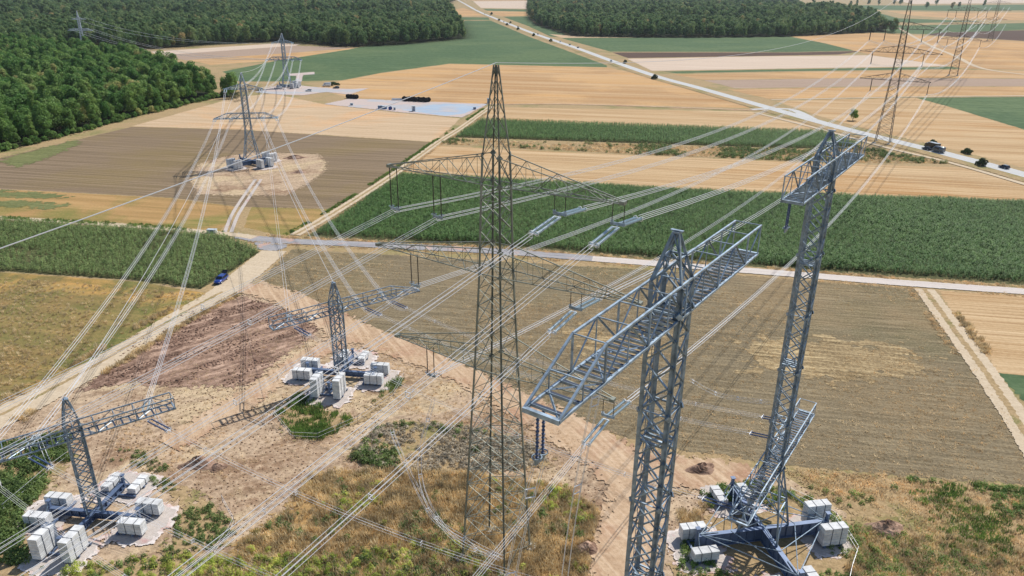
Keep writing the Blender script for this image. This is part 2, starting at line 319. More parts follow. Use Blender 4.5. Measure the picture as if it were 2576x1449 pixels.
S = 7000.0
gx = [-S, -1500, -400, -150, -60, 0, 60, 150, 400, 1500, S]; gy = [-400, 0, 60, 120, 250, 500, 1000, 2000, 4500, 10000]
gv = [(x, y, 0) for y in gy for x in gx]; gf = [(j*len(gx)+i, j*len(gx)+i+1, (j+1)*len(gx)+i+1, (j+1)*len(gx)+i) for j in range(len(gy)-1) for i in range(len(gx)-1)]
tag(link('ground', mesh('ground', gv, gf, M['verge'])), kind='structure')

FIELDS = [  # name, corner pixels, level, material
 ('construction_ground', [(600,742),(660,700),(760,745),(900,815),(1120,905),(1330,1020),(1500,1098),(1720,1150),(1960,1180),(2140,1290),(2160,1700),(-500,1700),(-900,1330),(-300,1190),(0,1075),(160,985)], .01, 'soil'),
 ('ripe_field', [(-260,660),(0,684),(330,706),(470,728),(535,738),(430,800),(240,905),(0,1012),(-300,1130),(-700,1230)], .02, 'dry_mix'),
 ('maize_soil', [(-220,541),(0,554),(300,572),(560,593),(657,634),(600,672),(505,728),(330,704),(0,682),(-260,660)], .03, 'maize_soil'),
 ('ripe_field', [(-200,466),(0,476),(430,498),(596,521),(556,583),(300,560),(0,543),(-220,530)], .02, 'orange_mix'),
 ('ripe_field', [(632,520),(850,527),(722,594),(690,590),(612,572)], .02, 'orange_mix'),
 ('harrowed_field', [(-240,455),(-100,425),(0,398),(180,355),(330,319),(590,326),(1092,358),(985,437),(850,526),(600,521),(430,497),(0,475),(-200,465)], .03, 'brown_b'),
 ('stubble_field', [(330,318),(450,285),(600,243),(690,236),(815,262),(1000,284),(1158,298),(1092,357),(590,325)], .04, 'stub_pale'),
 ('stubble_field', [(860,203),(960,184),(1130,161),(1530,170),(1590,183),(1890,272),(1540,264),(1232,262),(880,246),(790,222)], .03, 'stub_far'),
 ('beet_field', [(560,180),(700,152),(890,122),(1165,62),(1168,52),(1235,52),(1330,92),(1525,164),(1528,169),(1130,160),(960,183),(860,202),(700,205),(600,205)], .02, 'beet'),
 ('field_strip', [(380,130),(700,109),(760,110),(740,116),(400,140)], .02, 'stub_pink'),
 ('field_strip', [(400,139),(740,115),(890,120),(720,134),(470,152)], .03, 'greyearth'),
 ('stubble_field', [(470,151),(760,131),(890,121),(880,124),(700,152),(530,163)], .04, 'stub_far'),
 ('stubble_field', [(1236,269),(1890,281),(2010,306),(2085,329),(1900,324),(1214,300)], .03, 'stub'),
 ('maize_soil', [(1212,303),(2070,334),(2170,368),(2010,374),(1142,345)], .03, 'maize_soil'),
 ('weedy_strip', [(1136,350),(2050,378),(2180,372),(2300,392),(2395,412),(2100,409),(1600,388),(1108,362)], .04, 'weed_ground'),
 ('stubble_field', [(1092,367),(1600,391),(2100,412),(2420,421),(2600,462),(2800,508),(2800,525),(2576,503),(1800,479),(1012,431)], .03, 'stub'),
 ('maize_soil', [(1004,436),(1800,481),(2576,506),(2820,524),(2820,744),(2576,718),(1900,672),(1250,622),(768,597)], .03, 'maize_soil'),
 ('harrowed_field', [(735,627),(1100,648),(1900,695),(2335,730),(2372,800),(2450,910),(2576,1090),(2720,1260),(2576,1222),(2200,1192),(1950,1168),(1700,1130),(1500,1080),(1330,1005),(1080,880),(900,808),(655,702)], .02, 'brown'),
 ('stubble_field', [(2362,730),(2576,746),(2900,772),(2900,1200),(2700,1100),(2510,938),(2440,850)], .02, 'stub'),
 ('beet_field', [(2508,938),(2700,950),(2850,1200),(2740,1170),(2576,1010)], .04, 'beet'),
 # beyond the main road
 ('beet_field', [(1412,96),(1700,94),(1985,92),(2080,110),(2172,127),(2000,131),(1536,130)], .02, 'beet'),
 ('ploughed_strip', [(1540,132),(2000,132),(2172,128),(2110,137),(1900,141),(1580,146)], .02, 'darkearth'),
 ('stubble_field', [(1578,148),(1900,142),(2190,139),(2392,166),(2000,172),(1640,178)], .03, 'stub_pink'),
 ('grass_strip', [(1665,180),(2000,174),(2392,168),(2420,173),(2000,179),(1700,184)], .03, 'beet'),
 ('stubble_field', [(1690,187),(2000,181),(2420,175),(2700,182),(2700,198),(2200,195),(1770,201)], .02, 'stub_far'),
 ('harrowed_field', [(1770,202),(2200,196),(2700,199),(2700,217),(2200,217),(1850,222)], .02, 'greyearth'),
 ('stubble_field', [(1830,225),(2200,219),(2700,218),(2700,242),(2300,242),(1935,249)], .02, 'stub_far'),
 ('stubble_field', [(1950,254),(2300,246),(2390,270),(2600,334),(2780,385),(2780,460),(2576,425),(2420,390),(2240,340),(2060,292)], .02, 'stub'),
 ('beet_field', [(2306,246),(2700,243),(2850,250),(2850,400),(2600,333),(2390,269)], .02, 'beet'),
 ('stubble_field', [(1990,91),(2200,83),(2576,104),(2760,118),(2760,180),(2420,172),(2392,166),(2190,138),(2080,110)], .02, 'stub_far'),
 ('ploughed_strip', [(2360,82),(2576,76),(2760,74),(2760,112),(2576,103),(2330,88)], .03, 'darkearth'),
 ('grass_field', [(2000,60),(2300,64),(2576,58),(2760,56),(2760,73),(2576,75),(2330,86),(2200,82),(2000,80)], .02, 'beet'),
 ('stubble_field', [(2230,28),(2400,32),(2760,30),(2760,52),(2480,50),(2300,40)], .03, 'stub_far'),
 ('grass_field', [(2000,12),(2300,14),(2760,10),(2760,24),(2400,28),(2180,24),(2260,46),(2480,54),(2300,58),(2200,52)], .02, 'beet'),
 ('stubble_field', [(2240,0),(2760,-3),(2760,6),(2300,10)], .02, 'stub_pink'),
 ('stubble_field', [(1165,20),(1200,30),(1226,40),(1140,42),(1130,26)], .02, 'stub_far'),
 ('grass_field', [(1140,43),(1228,44),(1232,50),(1168,50),(1155,46)], .02, 'beet'),
 ('stubble_field', [(1225,28),(1325,30),(1328,40),(1262,41),(1235,34)], .02, 'stub_far'),
 ('grass_field', [(1215,22),(1326,24),(1326,29),(1225,27)], .03, 'beet'),
 ('stubble_field', [(1190,3),(1330,2),(1330,22),(1210,20)], .02, 'stub_pink'),
 ('stubble_field', [(1168,-6),(1340,-7),(1340,1),(1190,2)], .03, 'stub_far'),
 ('grass_field', [(1265,42),(1330,41),(1345,60),(1420,84),(1420,94),(1385,92),(1330,66)], .02, 'beet'),
 ('stubble_field', [(1380,86),(1440,89),(1700,92),(1990,90),(1700,94),(1412,95)], .025, 'stub_pale'),
 ('far_plain', [(-500,-12),(1168,-7),(1340,-8),(3100,-12),(3100,-18),(-500,-18)], .02, 'beet'),
]
for k, (nm, pts, z, mt) in enumerate(FIELDS): sheet(nm, GP(pts), z*0.25 + k*0.0011, M[mt], amp=0.45, soft=1.6)
# site patches
SITE = [
 ('topsoil_spread', [(505,762),(620,748),(700,772),(790,790),(800,830),(700,905),(640,970),(470,975),(330,960),(200,985),(330,870)], .02, 'topsoil'),
 ('cleared_ground', [(500,412),(560,395),(640,383),(800,388),(822,408),(815,432),(770,466),(720,492),(600,492),(500,490),(480,455)], .05, 'soil'),
 ('dry_grass_ground', [(790,1192),(960,1182),(1180,1196),(1420,1225),(1510,1290),(1490,1340),(1480,1700),(420,1700),(560,1400),(700,1300)], .03, 'dry_ground'),
 ('weedy_ground', [(955,1072),(1050,1062),(1180,1075),(1350,1120),(1390,1172),(1180,1192),(960,1180),(870,1150)], .03, 'weed_ground'),
 ('weedy_ground', [(1960,1178),(2200,1196),(2576,1228),(2760,1270),(2800,1800),(2160,1800),(2140,1290)], .03, 'weed_ground'),
 ('weedy_ground', [(-200,1140),(160,1100),(190,1150),(60,1290),(70,1420),(300,1420),(560,1380),(600,1480),(500,1800),(-600,1800)], .03, 'weed_ground'),
 ('weedy_ground', [(340,1180),(470,1230),(560,1290),(590,1340),(540,1390),(400,1400),(450,1330),(450,1280),(400,1225)], .03, 'weed_ground'),
 ('weedy_ground', [(690,1040),(760,985),(830,1040),(900,1050),(1000,945),(1012,960),(940,1040),(810,1105),(740,1100)], .035, 'weed_ground'),
 ('weedy_ground', [(1690,1240),(1760,1230),(1790,1290),(1720,1360),(1700,1449),(1740,1700),(1980,1700),(2200,1500),(2140,1330),(2060,1260),(1960,1230),(1900,1210)], .035, 'weed_ground'),
 ('yard_surface', [(815,262),(880,248),(1228,262),(1162,296),(1010,283)], .045, 'yardstone'),
 ('yard_fleece', [(1010,277),(1100,262),(1200,262),(1216,266),(1168,286),(1120,292)], .05, 'fleece_blue'),
 ('yard_surface', [(640,232),(700,214),(745,214),(800,220),(880,224),(930,222),(880,238),(820,232),(760,240),(700,238)], .045, 'yardstone'),
 ('site_pad', [(724,186),(790,181),(792,187),(762,189),(758,206),(742,208),(746,191),(724,191)], .05, 'yardstone'),
 ('crossing_surface', [(600,586),(640,594),(720,600),(725,622),(690,632),(650,628),(640,612),(590,600)], .055, 'asph'),
]
for k, (nm, pts, z, mt) in enumerate(SITE): patch_sheet(nm, GP(pts), 0.062 + k*0.004, M[mt], 1.2 if 'yard' in nm or 'crossing' in nm or nm == 'site_pad' else 5.0)
SITE2 = [('green_wedge', [(0,405),(60,385),(190,352),(200,362),(110,402),(40,422)], 'weed_green'), ('green_wedge', [(-60,478),(0,480),(140,488),(170,497),(100,500),(-60,494)], 'weed_green'),
 ('green_wedge', [(-60,506),(100,508),(180,515),(140,524),(-60,518)], 'weed_green'), ('straw_patch', [(1880,860),(2100,850),(2300,880),(2330,930),(2150,960),(1900,930)], 'straw_patch'), ('straw_patch', [(1420,830),(1640,835),(1660,900),(1480,890)], 'straw_patch')]
M['weed_green'] = ground_mat('green_regrowth', (114, 118, 76), (142, 142, 96), (90, 98, 60), rows=2.0, rowlen=20, rowamt=0.5, grain=0.8, grainamt=0.7, bump=0.5, ragged=0.35)
M['straw_patch'] = ground_mat('straw_litter', (150, 130, 98), (206, 184, 142), (108, 92, 66), rows=0.9, rowlen=12, rowamt=0.9, grain=1.6, grainamt=0.8, bump=0.5, ragged=0.3)
for k, (nm, pts, mt) in enumerate(SITE2): patch_sheet(nm, GP(pts), 0.056 + k*.001, M[mt], 14.0 if 'straw' in nm else 7.0, 1.2)
# tracks and roads
ribbon('field_track', [(-300,533),(0,549),(300,567),(560,588),(640,598)], 3.0, .05, M['dusty'])
ribbon('paved_track', [(640,600),(720,607),(900,615),(1250,633),(1500,652)], 4.2, .06, M['asph'])
ribbon('concrete_track', [(1490,651.5),(1900,683),(2250,711),(2576,734),(2900,757)], 4.0, .064, M['ctrack'])
ribbon('field_track', [(742,592),(840,536),(985,443),(1100,360),(1160,322),(1235,268)], 3.4, .05, M['dusty'])
ribbon('grass_strip', [(742,592),(840,536),(985,443),(1100,360),(1160,322),(1235,268)], 0.9, .054, M['weed_ground'], amp=0.25)
ribbon('field_track', [(1232,263),(1400,262),(1600,267),(1905,278)], 3.0, .06, M['haul'])
ribbon('dirt_track', [(690,632),(620,690),(560,735),(430,810),(240,925),(0,1052),(-300,1190)], [7, 7.5, 6, 5.5, 6, 7, 8], .05, M['dusty'], amp=0.3)
ribbon('grass_strip', [(560,735),(430,806),(240,920),(0,1046),(-300,1180)], 0.8, .054, M['weed_ground'], amp=0.25)
ribbon('haul_road', [(600,722),(700,742),(800,790),(900,838),(1040,890),(1200,960),(1330,1030),(1480,1110),(1560,1170),(1600,1260),(1560,1400),(1540,1700)], [6, 7, 8, 8, 7, 6, 6, 8, 9, 8, 7, 7], .045, M['haul'], amp=0.7, step=3)
ribbon('haul_road', [(820,800),(860,850),(760,905),(640,990),(520,1065),(420,1120)], [7, 6, 5, 5, 6, 5], .04, M['haul'], amp=0.7, step=3)
ribbon('haul_road', [(1560,1180),(1700,1185),(1830,1200),(1900,1200)], [8, 8, 6], .05, M['haul'], amp=0.6, step=3)
ribbon('dirt_track', [(2325,728),(2400,830),(2480,940),(2576,1085),(2700,1290)], 4.6, .05, M['dusty'], amp=0.3)
ribbon('grass_strip', [(2325,728),(2400,830),(2480,940),(2576,1085),(2700,1290)], 1.2, .054, M['weed_ground'], amp=0.3)
ribbon('access_path', [(657,452),(632,490),(600,540),(582,585)], 1.1, .06, M['gravel'], amp=0.1)
ribbon('access_path', [(643,452),(616,490),(584,540),(566,585)], 1.1, .06, M['gravel'], amp=0.1)
ribbon('field_track', [(1940,251),(2150,247),(2310,244),(2700,240)], 3.0, .05, M['dusty'])
ribbon('farm_track', [(2000,16),(2230,11),(2480,9),(2760,4)], 6, .05, M['dusty'])
ribbon('farm_track', [(2260,70),(2330,110),(2400,140),(2470,172),(2600,190)], 5, .05, M['dusty'])
ROAD = [(1140,-6),(1166,8),(1200,27),(1240,44),(1300,68),(1350,87),(1450,121),(1540,154),(1650,192),(1760,222),(1900,262),(2100,318),(2240,353),(2370,385),(2576,440),(2800,505),(3000,560)]
ribbon('road_verge', [(x, y) for x, y in ROAD], 20, .07, M['verge'], amp=0.8)
ribbon('main_road', ROAD, 7.6, .09, M['road'], amp=0.03)
ribbon('cycle_path', [(1900,284),(2080,330),(2230,372),(2390,410),(2576,464),(2800,532)], 2.6, .085, M['dusty'], amp=0.05)
ribbon('access_road', [(1890,276),(1985,275),(2040,300)], [4, 5, 7], .088, M['road'], amp=0.1)
RPTS = [np.array(p) for p in GP(ROAD)]
for s in (-1, 1):          # painted edge lines
    P = []
    for i, p in enumerate(RPTS):
        t = RPTS[min(i+1, len(RPTS)-1)] - RPTS[max(i-1, 0)]; t = t/np.linalg.norm(t); P.append(p + np.array([-t[1], t[0]])*s*3.5)
    ribbon('edge_line', P, 0.14, .096, M['white'], amp=0.0, px=False)

acc = 0.0
for a, b in zip(RPTS[5:-1], RPTS[6:]):
    d = np.linalg.norm(b-a); u = (b-a)/d; t = 0.0
    while t < d:
        if np.linalg.norm(a+u*t) < 700: ribbon('centre_dash', [a+u*t, a+u*(t+2.5), a+u*(t+5)], .13, .1, M['white'], amp=0.0, px=False); RIB -= 1
        t += 14.0

# ------------------------------------------------------------------ steel lattice helpers
def L_unit(name, mat):          # equal-leg steel angle, unit long, unit wide
    t = 0.16; sec = [(-.5,-.5), (.5,-.5), (.5,-.5+t), (-.5+t,-.5+t), (-.5+t,.5), (-.5,.5)]
    v = [(x, y, 0) for x, y in sec] + [(x, y, 1) for x, y in sec]
    f = [(5,4,3,2,1,0), (6,7,8,9,10,11)] + [(i, (i+1) % 6, (i+1) % 6+6, i+6) for i in range(6)]
    return mesh(name, v, f, mat)
def R_unit(name, mat, n=8):     # round tube
    v = [(.5*math.cos(2*math.pi*k/n), .5*math.sin(2*math.pi*k/n), z) for z in (0, 1) for k in range(n)]
    f = [tuple(range(n))[::-1], tuple(range(n, 2*n))] + [(k, (k+1) % n, (k+1) % n+n, k+n) for k in range(n)]
    return mesh(name, v, f, mat)
def P_unit(name, mats):         # walkway plank: dark grating with a bright edge angle
    mb = MB(); mb.add([(-.5,-.06,0),(.5,-.06,0),(.5,.06,0),(-.5,.06,0),(-.5,-.06,1),(.5,-.06,1),(.5,.06,1),(-.5,.06,1)], [(3,2,1,0),(4,5,6,7),(0,1,5,4),(1,2,6,5),(2,3,7,6),(3,0,4,7)], 0)
    mb.add([(-.58,-.3,-.001),(-.47,-.3,-.001),(-.47,.3,-.001),(-.58,.3,-.001),(-.58,-.3,1.001),(-.47,-.3,1.001),(-.47,.3,1.001),(-.58,.3,1.001)], [(3,2,1,0),(4,5,6,7),(0,1,5,4),(1,2,6,5),(2,3,7,6),(3,0,4,7)], 1)
    return mb.mesh(name, mats)
UNIT = {}
for k in ('steel', 'green_steel', 'rust_steel', 'steel_dark'): UNIT['L', k] = L_unit('steel_angle', M[k]); UNIT['R', k] = R_unit('steel_tube', M[k]); UNIT['P', k] = P_unit('walkway_plank', [M['grating'], M[k]])
def bar_matrix(p, q, w, twist=0.0):
    p, q = Vector(p), Vector(q); d = q - p; L = d.length; z = d/L
    x = z.cross(Vector((0, 0, 1)))
    if x.length < 1e-3: x = Vector((1, 0, 0))
    x.normalize(); y = z.cross(x)
    if twist: x, y = x*math.cos(twist)+y*math.sin(twist), -x*math.sin(twist)+y*math.cos(twist)
    return Matrix(((x.x*w, y.x*w, z.x*L, p.x), (x.y*w, y.y*w, z.y*L, p.y), (x.z*w, y.z*w, z.z*L, p.z), (0, 0, 0, 1)))
class Lattice:
    """a tower: every member a piece of its own (detail) or joined by part (far away)"""
    def __init__(s, root, mat, detail=True, fat=1.0):
        s.root, s.mat, s.detail, s.fat = root, mat, detail, fat; s.join = {}; s.parts = {}
    def part(s, name, mb_fn=None):
        return s.parts.get(name)
    def member(s, name, p, q, w, parent=None, kind='L', twist=0.0):
        w = w*s.fat
        if s.detail: return link(name, UNIT[kind, s.mat], parent or s.root, bar_matrix(p, q, w, twist))
        s.join.setdefault((name, parent.name if parent else ''), (parent, MB()))[1].bar(p, q, w)
    def finish(s):
        for (name, _), (par, mb) in s.join.items():
            o = mb.build({'diagonal_brace': 'bracing', 'arm_brace': 'arm_bracing', 'arm_post': 'arm_posts', 'rung': 'rungs'}.get(name, name), M[s.mat], par or s.root)
            o['kind'] = 'stuff'
def sq(w, z, rot=0.0):
    return [Vector((w/2*a*math.cos(rot)-w/2*b*math.sin(rot), w/2*a*math.sin(rot)+w/2*b*math.cos(rot), z)) for a, b in ((-1,-1), (1,-1), (1,1), (-1,1))]
def mast(T, levels, legw, brw, xb=True, horiz=1, rot=0.0):
    """levels: list of (z, width)"""
    for i in range(len(levels)-1):
        A, B = sq(levels[i][1], levels[i][0], rot), sq(levels[i+1][1], levels[i+1][0], rot)
        for k in range(4):
            k2 = (k+1) % 4
            if xb or (i+k) % 2 == 0: T.member('diagonal_brace', A[k], B[k2], brw)
            if xb or (i+k) % 2 == 1: T.member('diagonal_brace', A[k2], B[k], brw, twist=1.57)
            if horiz and (i+1) % horiz == 0: T.member('horizontal_brace', B[k], B[k2], brw)
def legs(T, levels, w, rot=0.0):
    for k in range(4):
        for i in range(len(levels)-1):
            A, B = sq(levels[i][1], levels[i][0], rot)[k], sq(levels[i+1][1], levels[i+1][0], rot)[k]
            T.member('corner_leg', A, B, w, twist=[math.pi*.75, math.pi*1.25, -math.pi*.25, math.pi*.25][k])
def box_arm(T, z, h, wid, s0, s1, end0, end1, chord, brw, panel=2.0, rungs=0.65, rungw=.18, kink=.7):
    """crossarm along local x from s0 (<0) to s1; ends 'rect' or 'taper' (the top chord comes down to the tip)"""
    mb = MB(); y0 = wid/2
    def top(x):
        for s, e in ((s0, end0), (s1, end1)):
            if x*s > 0 and e == 'taper':
                k = abs(s)*kink
                if abs(x) > k: return z + 0.05 + h*(abs(s)-abs(x))/(abs(s)-k)
        return z + h
    r = (chord*T.fat)
    for sy in (-1, 1):
        mb.bar((s0, sy*y0, z), (s1, sy*y0, z), r*1.15)
        xs = [s0] + ([s0*kink] if end0 == 'taper' else []) + ([s1*kink] if end1 == 'taper' else []) + [s1]
        for a, b in zip(xs[:-1], xs[1:]): mb.bar((a, sy*y0, top(a)), (b, sy*y0, top(b)), r)
    for s in (s0, s1): mb.box((s, 0, z), (0.22*T.fat, wid+.1, 0.26))
    arm = mb.build('crossarm', M[T.mat], T.root)
    def half(s, e):
        if e == 'rect': n = max(2, round(abs(s)/panel)); return [s*i/n for i in range(n+1)]
        n = max(2, round(abs(s)*kink/panel)); m = max(1, round(abs(s)*(1-kink)/panel)); return [s*kink*i/n for i in range(n+1)] + [s*(kink+(1-kink)*i/m) for i in range(1, m+1)]
    xs = half(s0, end0)[::-1][:-1] + half(s1, end1)
    for i, x in enumerate(xs):
        if top(x)-z > 0.3:
            for sy in (-1, 1): T.member('arm_post', (x, sy*y0, z), (x, sy*y0, top(x)), brw*(1.15 if i % 2 == 0 else .7), arm)
            T.member('arm_brace', (x, -y0, top(x)), (x, y0, top(x)), brw*.75, arm)
        if i < len(xs)-1:
            x2 = xs[i+1]; fl = i % 2 == 0
            for sy in (-1, 1):
                a, b = ((x, sy*y0, z), (x2, sy*y0, top(x2))) if fl else ((x, sy*y0, top(x)), (x2, sy*y0, z))
                T.member('arm_brace', a, b, brw*1.1, arm)
            T.member('arm_brace', (x, -y0 if fl else y0, z+.02), (x2, y0 if fl else -y0, z+.02), brw, arm, twist=.7)
    x = s0 + rungs
    while x < s1 - 0.1:
        T.member('rung', (x, -y0, z+.03), (x, y0, z+.03), rungw, arm, 'P', 0.0); x += rungs*(2.2 if (end0 == 'taper' and x < s0*kink) or (end1 == 'taper' and x > s1*kink) else 1)
    return arm
def taper_arm(T, z, h, wroot, L, chord, brw, n=7):
    """pointed crossarm on both sides of the mast, flat bottom, top chords running down to the tip"""
    mb = MB(); r = chord*T.fat
    for s in (-1, 1):
        for sy in (-1, 1):
            mb.bar((s*wroot/2, sy*wroot/2, z), (s*L, sy*0.18, z+.02), r); mb.bar((s*wroot/2, sy*wroot/2, z+h), (s*L, sy*0.18, z+0.25), r)
        mb.box((s*L, 0, z+.12), (0.5, 0.7, 0.34))
    mb.bar((-wroot/2, -wroot/2, z), (wroot/2, -wroot/2, z), r); mb.bar((-wroot/2, wroot/2, z), (wroot/2, wroot/2, z), r)
    arm = mb.build('crossarm', M[T.mat], T.root)
    for s in (-1, 1):
        def pt(f, sy, topc):
            x = s*(wroot/2 + (L-wroot/2)*f); y = sy*(wroot/2 + (0.18-wroot/2)*f)
            return (x, y, z + (h + (0.25-h)*f if topc else 0.01*f))
        for i in range(n):
            f0, f1 = i/n, (i+1)/n
            for sy in (-1, 1):
                if i: T.member('arm_post', pt(f0, sy, 0), pt(f0, sy, 1), brw*.8, arm)
                if i < n-1:
                    a, b = (pt(f0, sy, 1), pt(f1, sy, 0)) if i % 2 else (pt(f0, sy, 0), pt(f1, sy, 1))
                    T.member('arm_brace', a, b, brw, arm)
            T.member('arm_brace', pt(f0, -1 if i % 2 else 1, 0), pt(f1, 1 if i % 2 else -1, 0), brw, arm, twist=.7)
            if i: T.member('arm_brace', pt(f0, -1, 0), pt(f0, 1, 0), brw*.8, arm)
            if i and i % 2 == 0: T.member('arm_brace', pt(f0, -1, 1), pt(f0, 1, 1), brw*.8, arm)
    return arm
def gussets(T, z, w, size):
    for c in sq(w, z):
        mb = MB(); d = Vector((c.x, c.y, 0)).normalized()
        a = Vector((-d.y, d.x, 0)); ctr = c + d*0.03
        v = [ctr + a*size, ctr + Vector((0, 0, size)), ctr - a*size, ctr - Vector((0, 0, size))]
        v += [p - d*0.08 for p in v]
        mb.add(v, [(0,1,2,3), (7,6,5,4), (0,4,5,1), (1,5,6,2), (2,6,7,3), (3,7,4,0)]).build('gusset_plate', M[T.mat], T.root)

# ------------------------------------------------------------------ ballast bases
def cross_base(T, blen, bh, z0, rot, posts=True):
    """two plate girders crossing under the mast, with ballast frames at the four ends"""
    for k in range(2):
        a = rot + k*math.pi/2; d = Vector((math.cos(a), math.sin(a), 0)); nrm = Vector((-d.y, d.x, 0))
        mb = MB(); zz = z0 + (0.012 if k else 0); hh = bh - (0.03 if k else 0)
        mb.box((0, 0, zz+hh/2), (2*blen, 0.12, hh), a); mb.box((0, 0, zz+hh-.03), (2*blen, 0.62, 0.1), a); mb.box((0, 0, zz+.05), (2*blen, 0.62, 0.1), a)
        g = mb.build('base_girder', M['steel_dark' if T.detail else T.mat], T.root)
        if T.detail:
            n = int(blen/1.1)
            for i in range(-n, n+1):
                if abs(i) < 1: continue
                for s in (-1, 1):
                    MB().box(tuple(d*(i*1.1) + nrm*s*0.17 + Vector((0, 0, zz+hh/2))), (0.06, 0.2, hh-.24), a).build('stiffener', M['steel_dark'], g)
    for k in range(4):
        a = rot + k*math.pi/2; d = Vector((math.cos(a), math.sin(a), 0)); nrm = Vector((-d.y, d.x, 0))
        mb = MB()
        for t in (blen-1.6, blen+.6):
            mb.box(tuple(d*t + Vector((0, 0, z0+.1-.17))), (0.28, 5.4, 0.26), a)
        for s in (-1.2, 1.2): mb.box(tuple(d*(blen-.5) + nrm*s + Vector((0, 0, z0-.06))), (2.6, 0.2, 0.2), a)
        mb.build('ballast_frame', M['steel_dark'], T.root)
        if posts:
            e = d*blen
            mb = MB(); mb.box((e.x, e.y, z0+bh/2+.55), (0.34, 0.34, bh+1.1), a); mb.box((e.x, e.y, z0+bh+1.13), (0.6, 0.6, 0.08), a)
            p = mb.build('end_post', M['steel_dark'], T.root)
            for s in (-1, 1): T.member('strut', e + nrm*s*1.3 + Vector((0, 0, z0+.1)), e + Vector((0, 0, z0+bh+.9)), 0.14, p, 'R')
SLAB = {}
def slab_mesh(L, W, h):
    k = (L, W, h)
    if k not in SLAB:
        b = .03; x, y, z = L/2, W/2, h; v = []; 
        for zz, i in ((0, b), (b, 0), (z-b, 0), (z-.012, b)):
            v += [(-x+i, -y+i, zz), (x-i, -y+i, zz), (x-i, y-i, zz), (-x+i, y-i, zz)]
        f = [(3,2,1,0), (12,13,14,15)] + [(j*4+i, j*4+(i+1) % 4, j*4+4+(i+1) % 4, j*4+4+i) for j in range(3) for i in range(4)]
        SLAB[k] = mesh('concrete_slab', v, f, M['concrete'])
    return SLAB[k]
STRAP = {}
def ballast(loc, rz, n, label, group, L=3.3, W=1.25, h=.44, z0=.5):
    r = empty('ballast_stack', (loc[0], loc[1], z0), rz); tag(r, label, 'ballast', group)
    for i in range(n):
        link('slab', slab_mesh(L, W, h), r, Matrix.Translation((random.uniform(-.015, .015), random.uniform(-.015, .015), i*h)) @ Matrix.Rotation(random.uniform(-.004, .004), 4, 'Z'))
    H = n*h
    if (W, n) not in STRAP:
        m = MB(); m.box((0, -W/2-.025, H/2), (.07, .02, H)); m.box((0, W/2+.025, H/2), (.07, .02, H)); m.box((0, 0, H+.012), (.07, W+.07, .02)); STRAP[W, n] = m.mesh('strap', M['strap'])
    for x in (-L*.17, L*.22): link('strap', STRAP[W, n], r, Matrix.Translation((x, 0, 0)))
    mb = MB()
    for x in (-L*.33, L*.33): mb.box((x, 0, -z0/2), (.3, W*.8, z0-.01))
    mb.build('bearer', M['steel_dark'], r)
    return r
def site_base(T, world_xy, rz, rot, blen, stacks, where, padmul=.86, lateral=2.0):
    """pads, fleece and the ballast stacks at the four ends of the girders; stacks: (arm index, side, layers, label)"""
    for k in range(4):
        a = rz + rot + k*math.pi/2; d = np.array([math.cos(a), math.sin(a)]); nn = np.array([-d[1], d[0]]); c = np.array(world_xy) + d*(blen-.2)
        def quad(l, w): return [c + d*l*sx + nn*w*sy for sx, sy in ((-1,-1), (-.4,-1.12), (.5,-1.06), (1,-.8), (1.1,.1), (1,.9), (.3,1.1), (-1,1))]
        patch_sheet('geotextile', quad(3.9*padmul, 4.5*padmul), .131 + .003*k, M['fleece'], 2.0, .4)
        patch_sheet('gravel_pad', quad(3.4*padmul, 3.9*padmul), .146 + .003*k, M['gravel'], 1.4, .3)
    for k, side, n, label in stacks:
        a = rz + rot + k*math.pi/2; d = np.array([math.cos(a), math.sin(a)]); nn = np.array([-d[1], d[0]])
        p = np.array(world_xy) + d*(blen-.3) + nn*side*lateral
        ballast(p, a, n, label, 'concrete ballast ' + where)

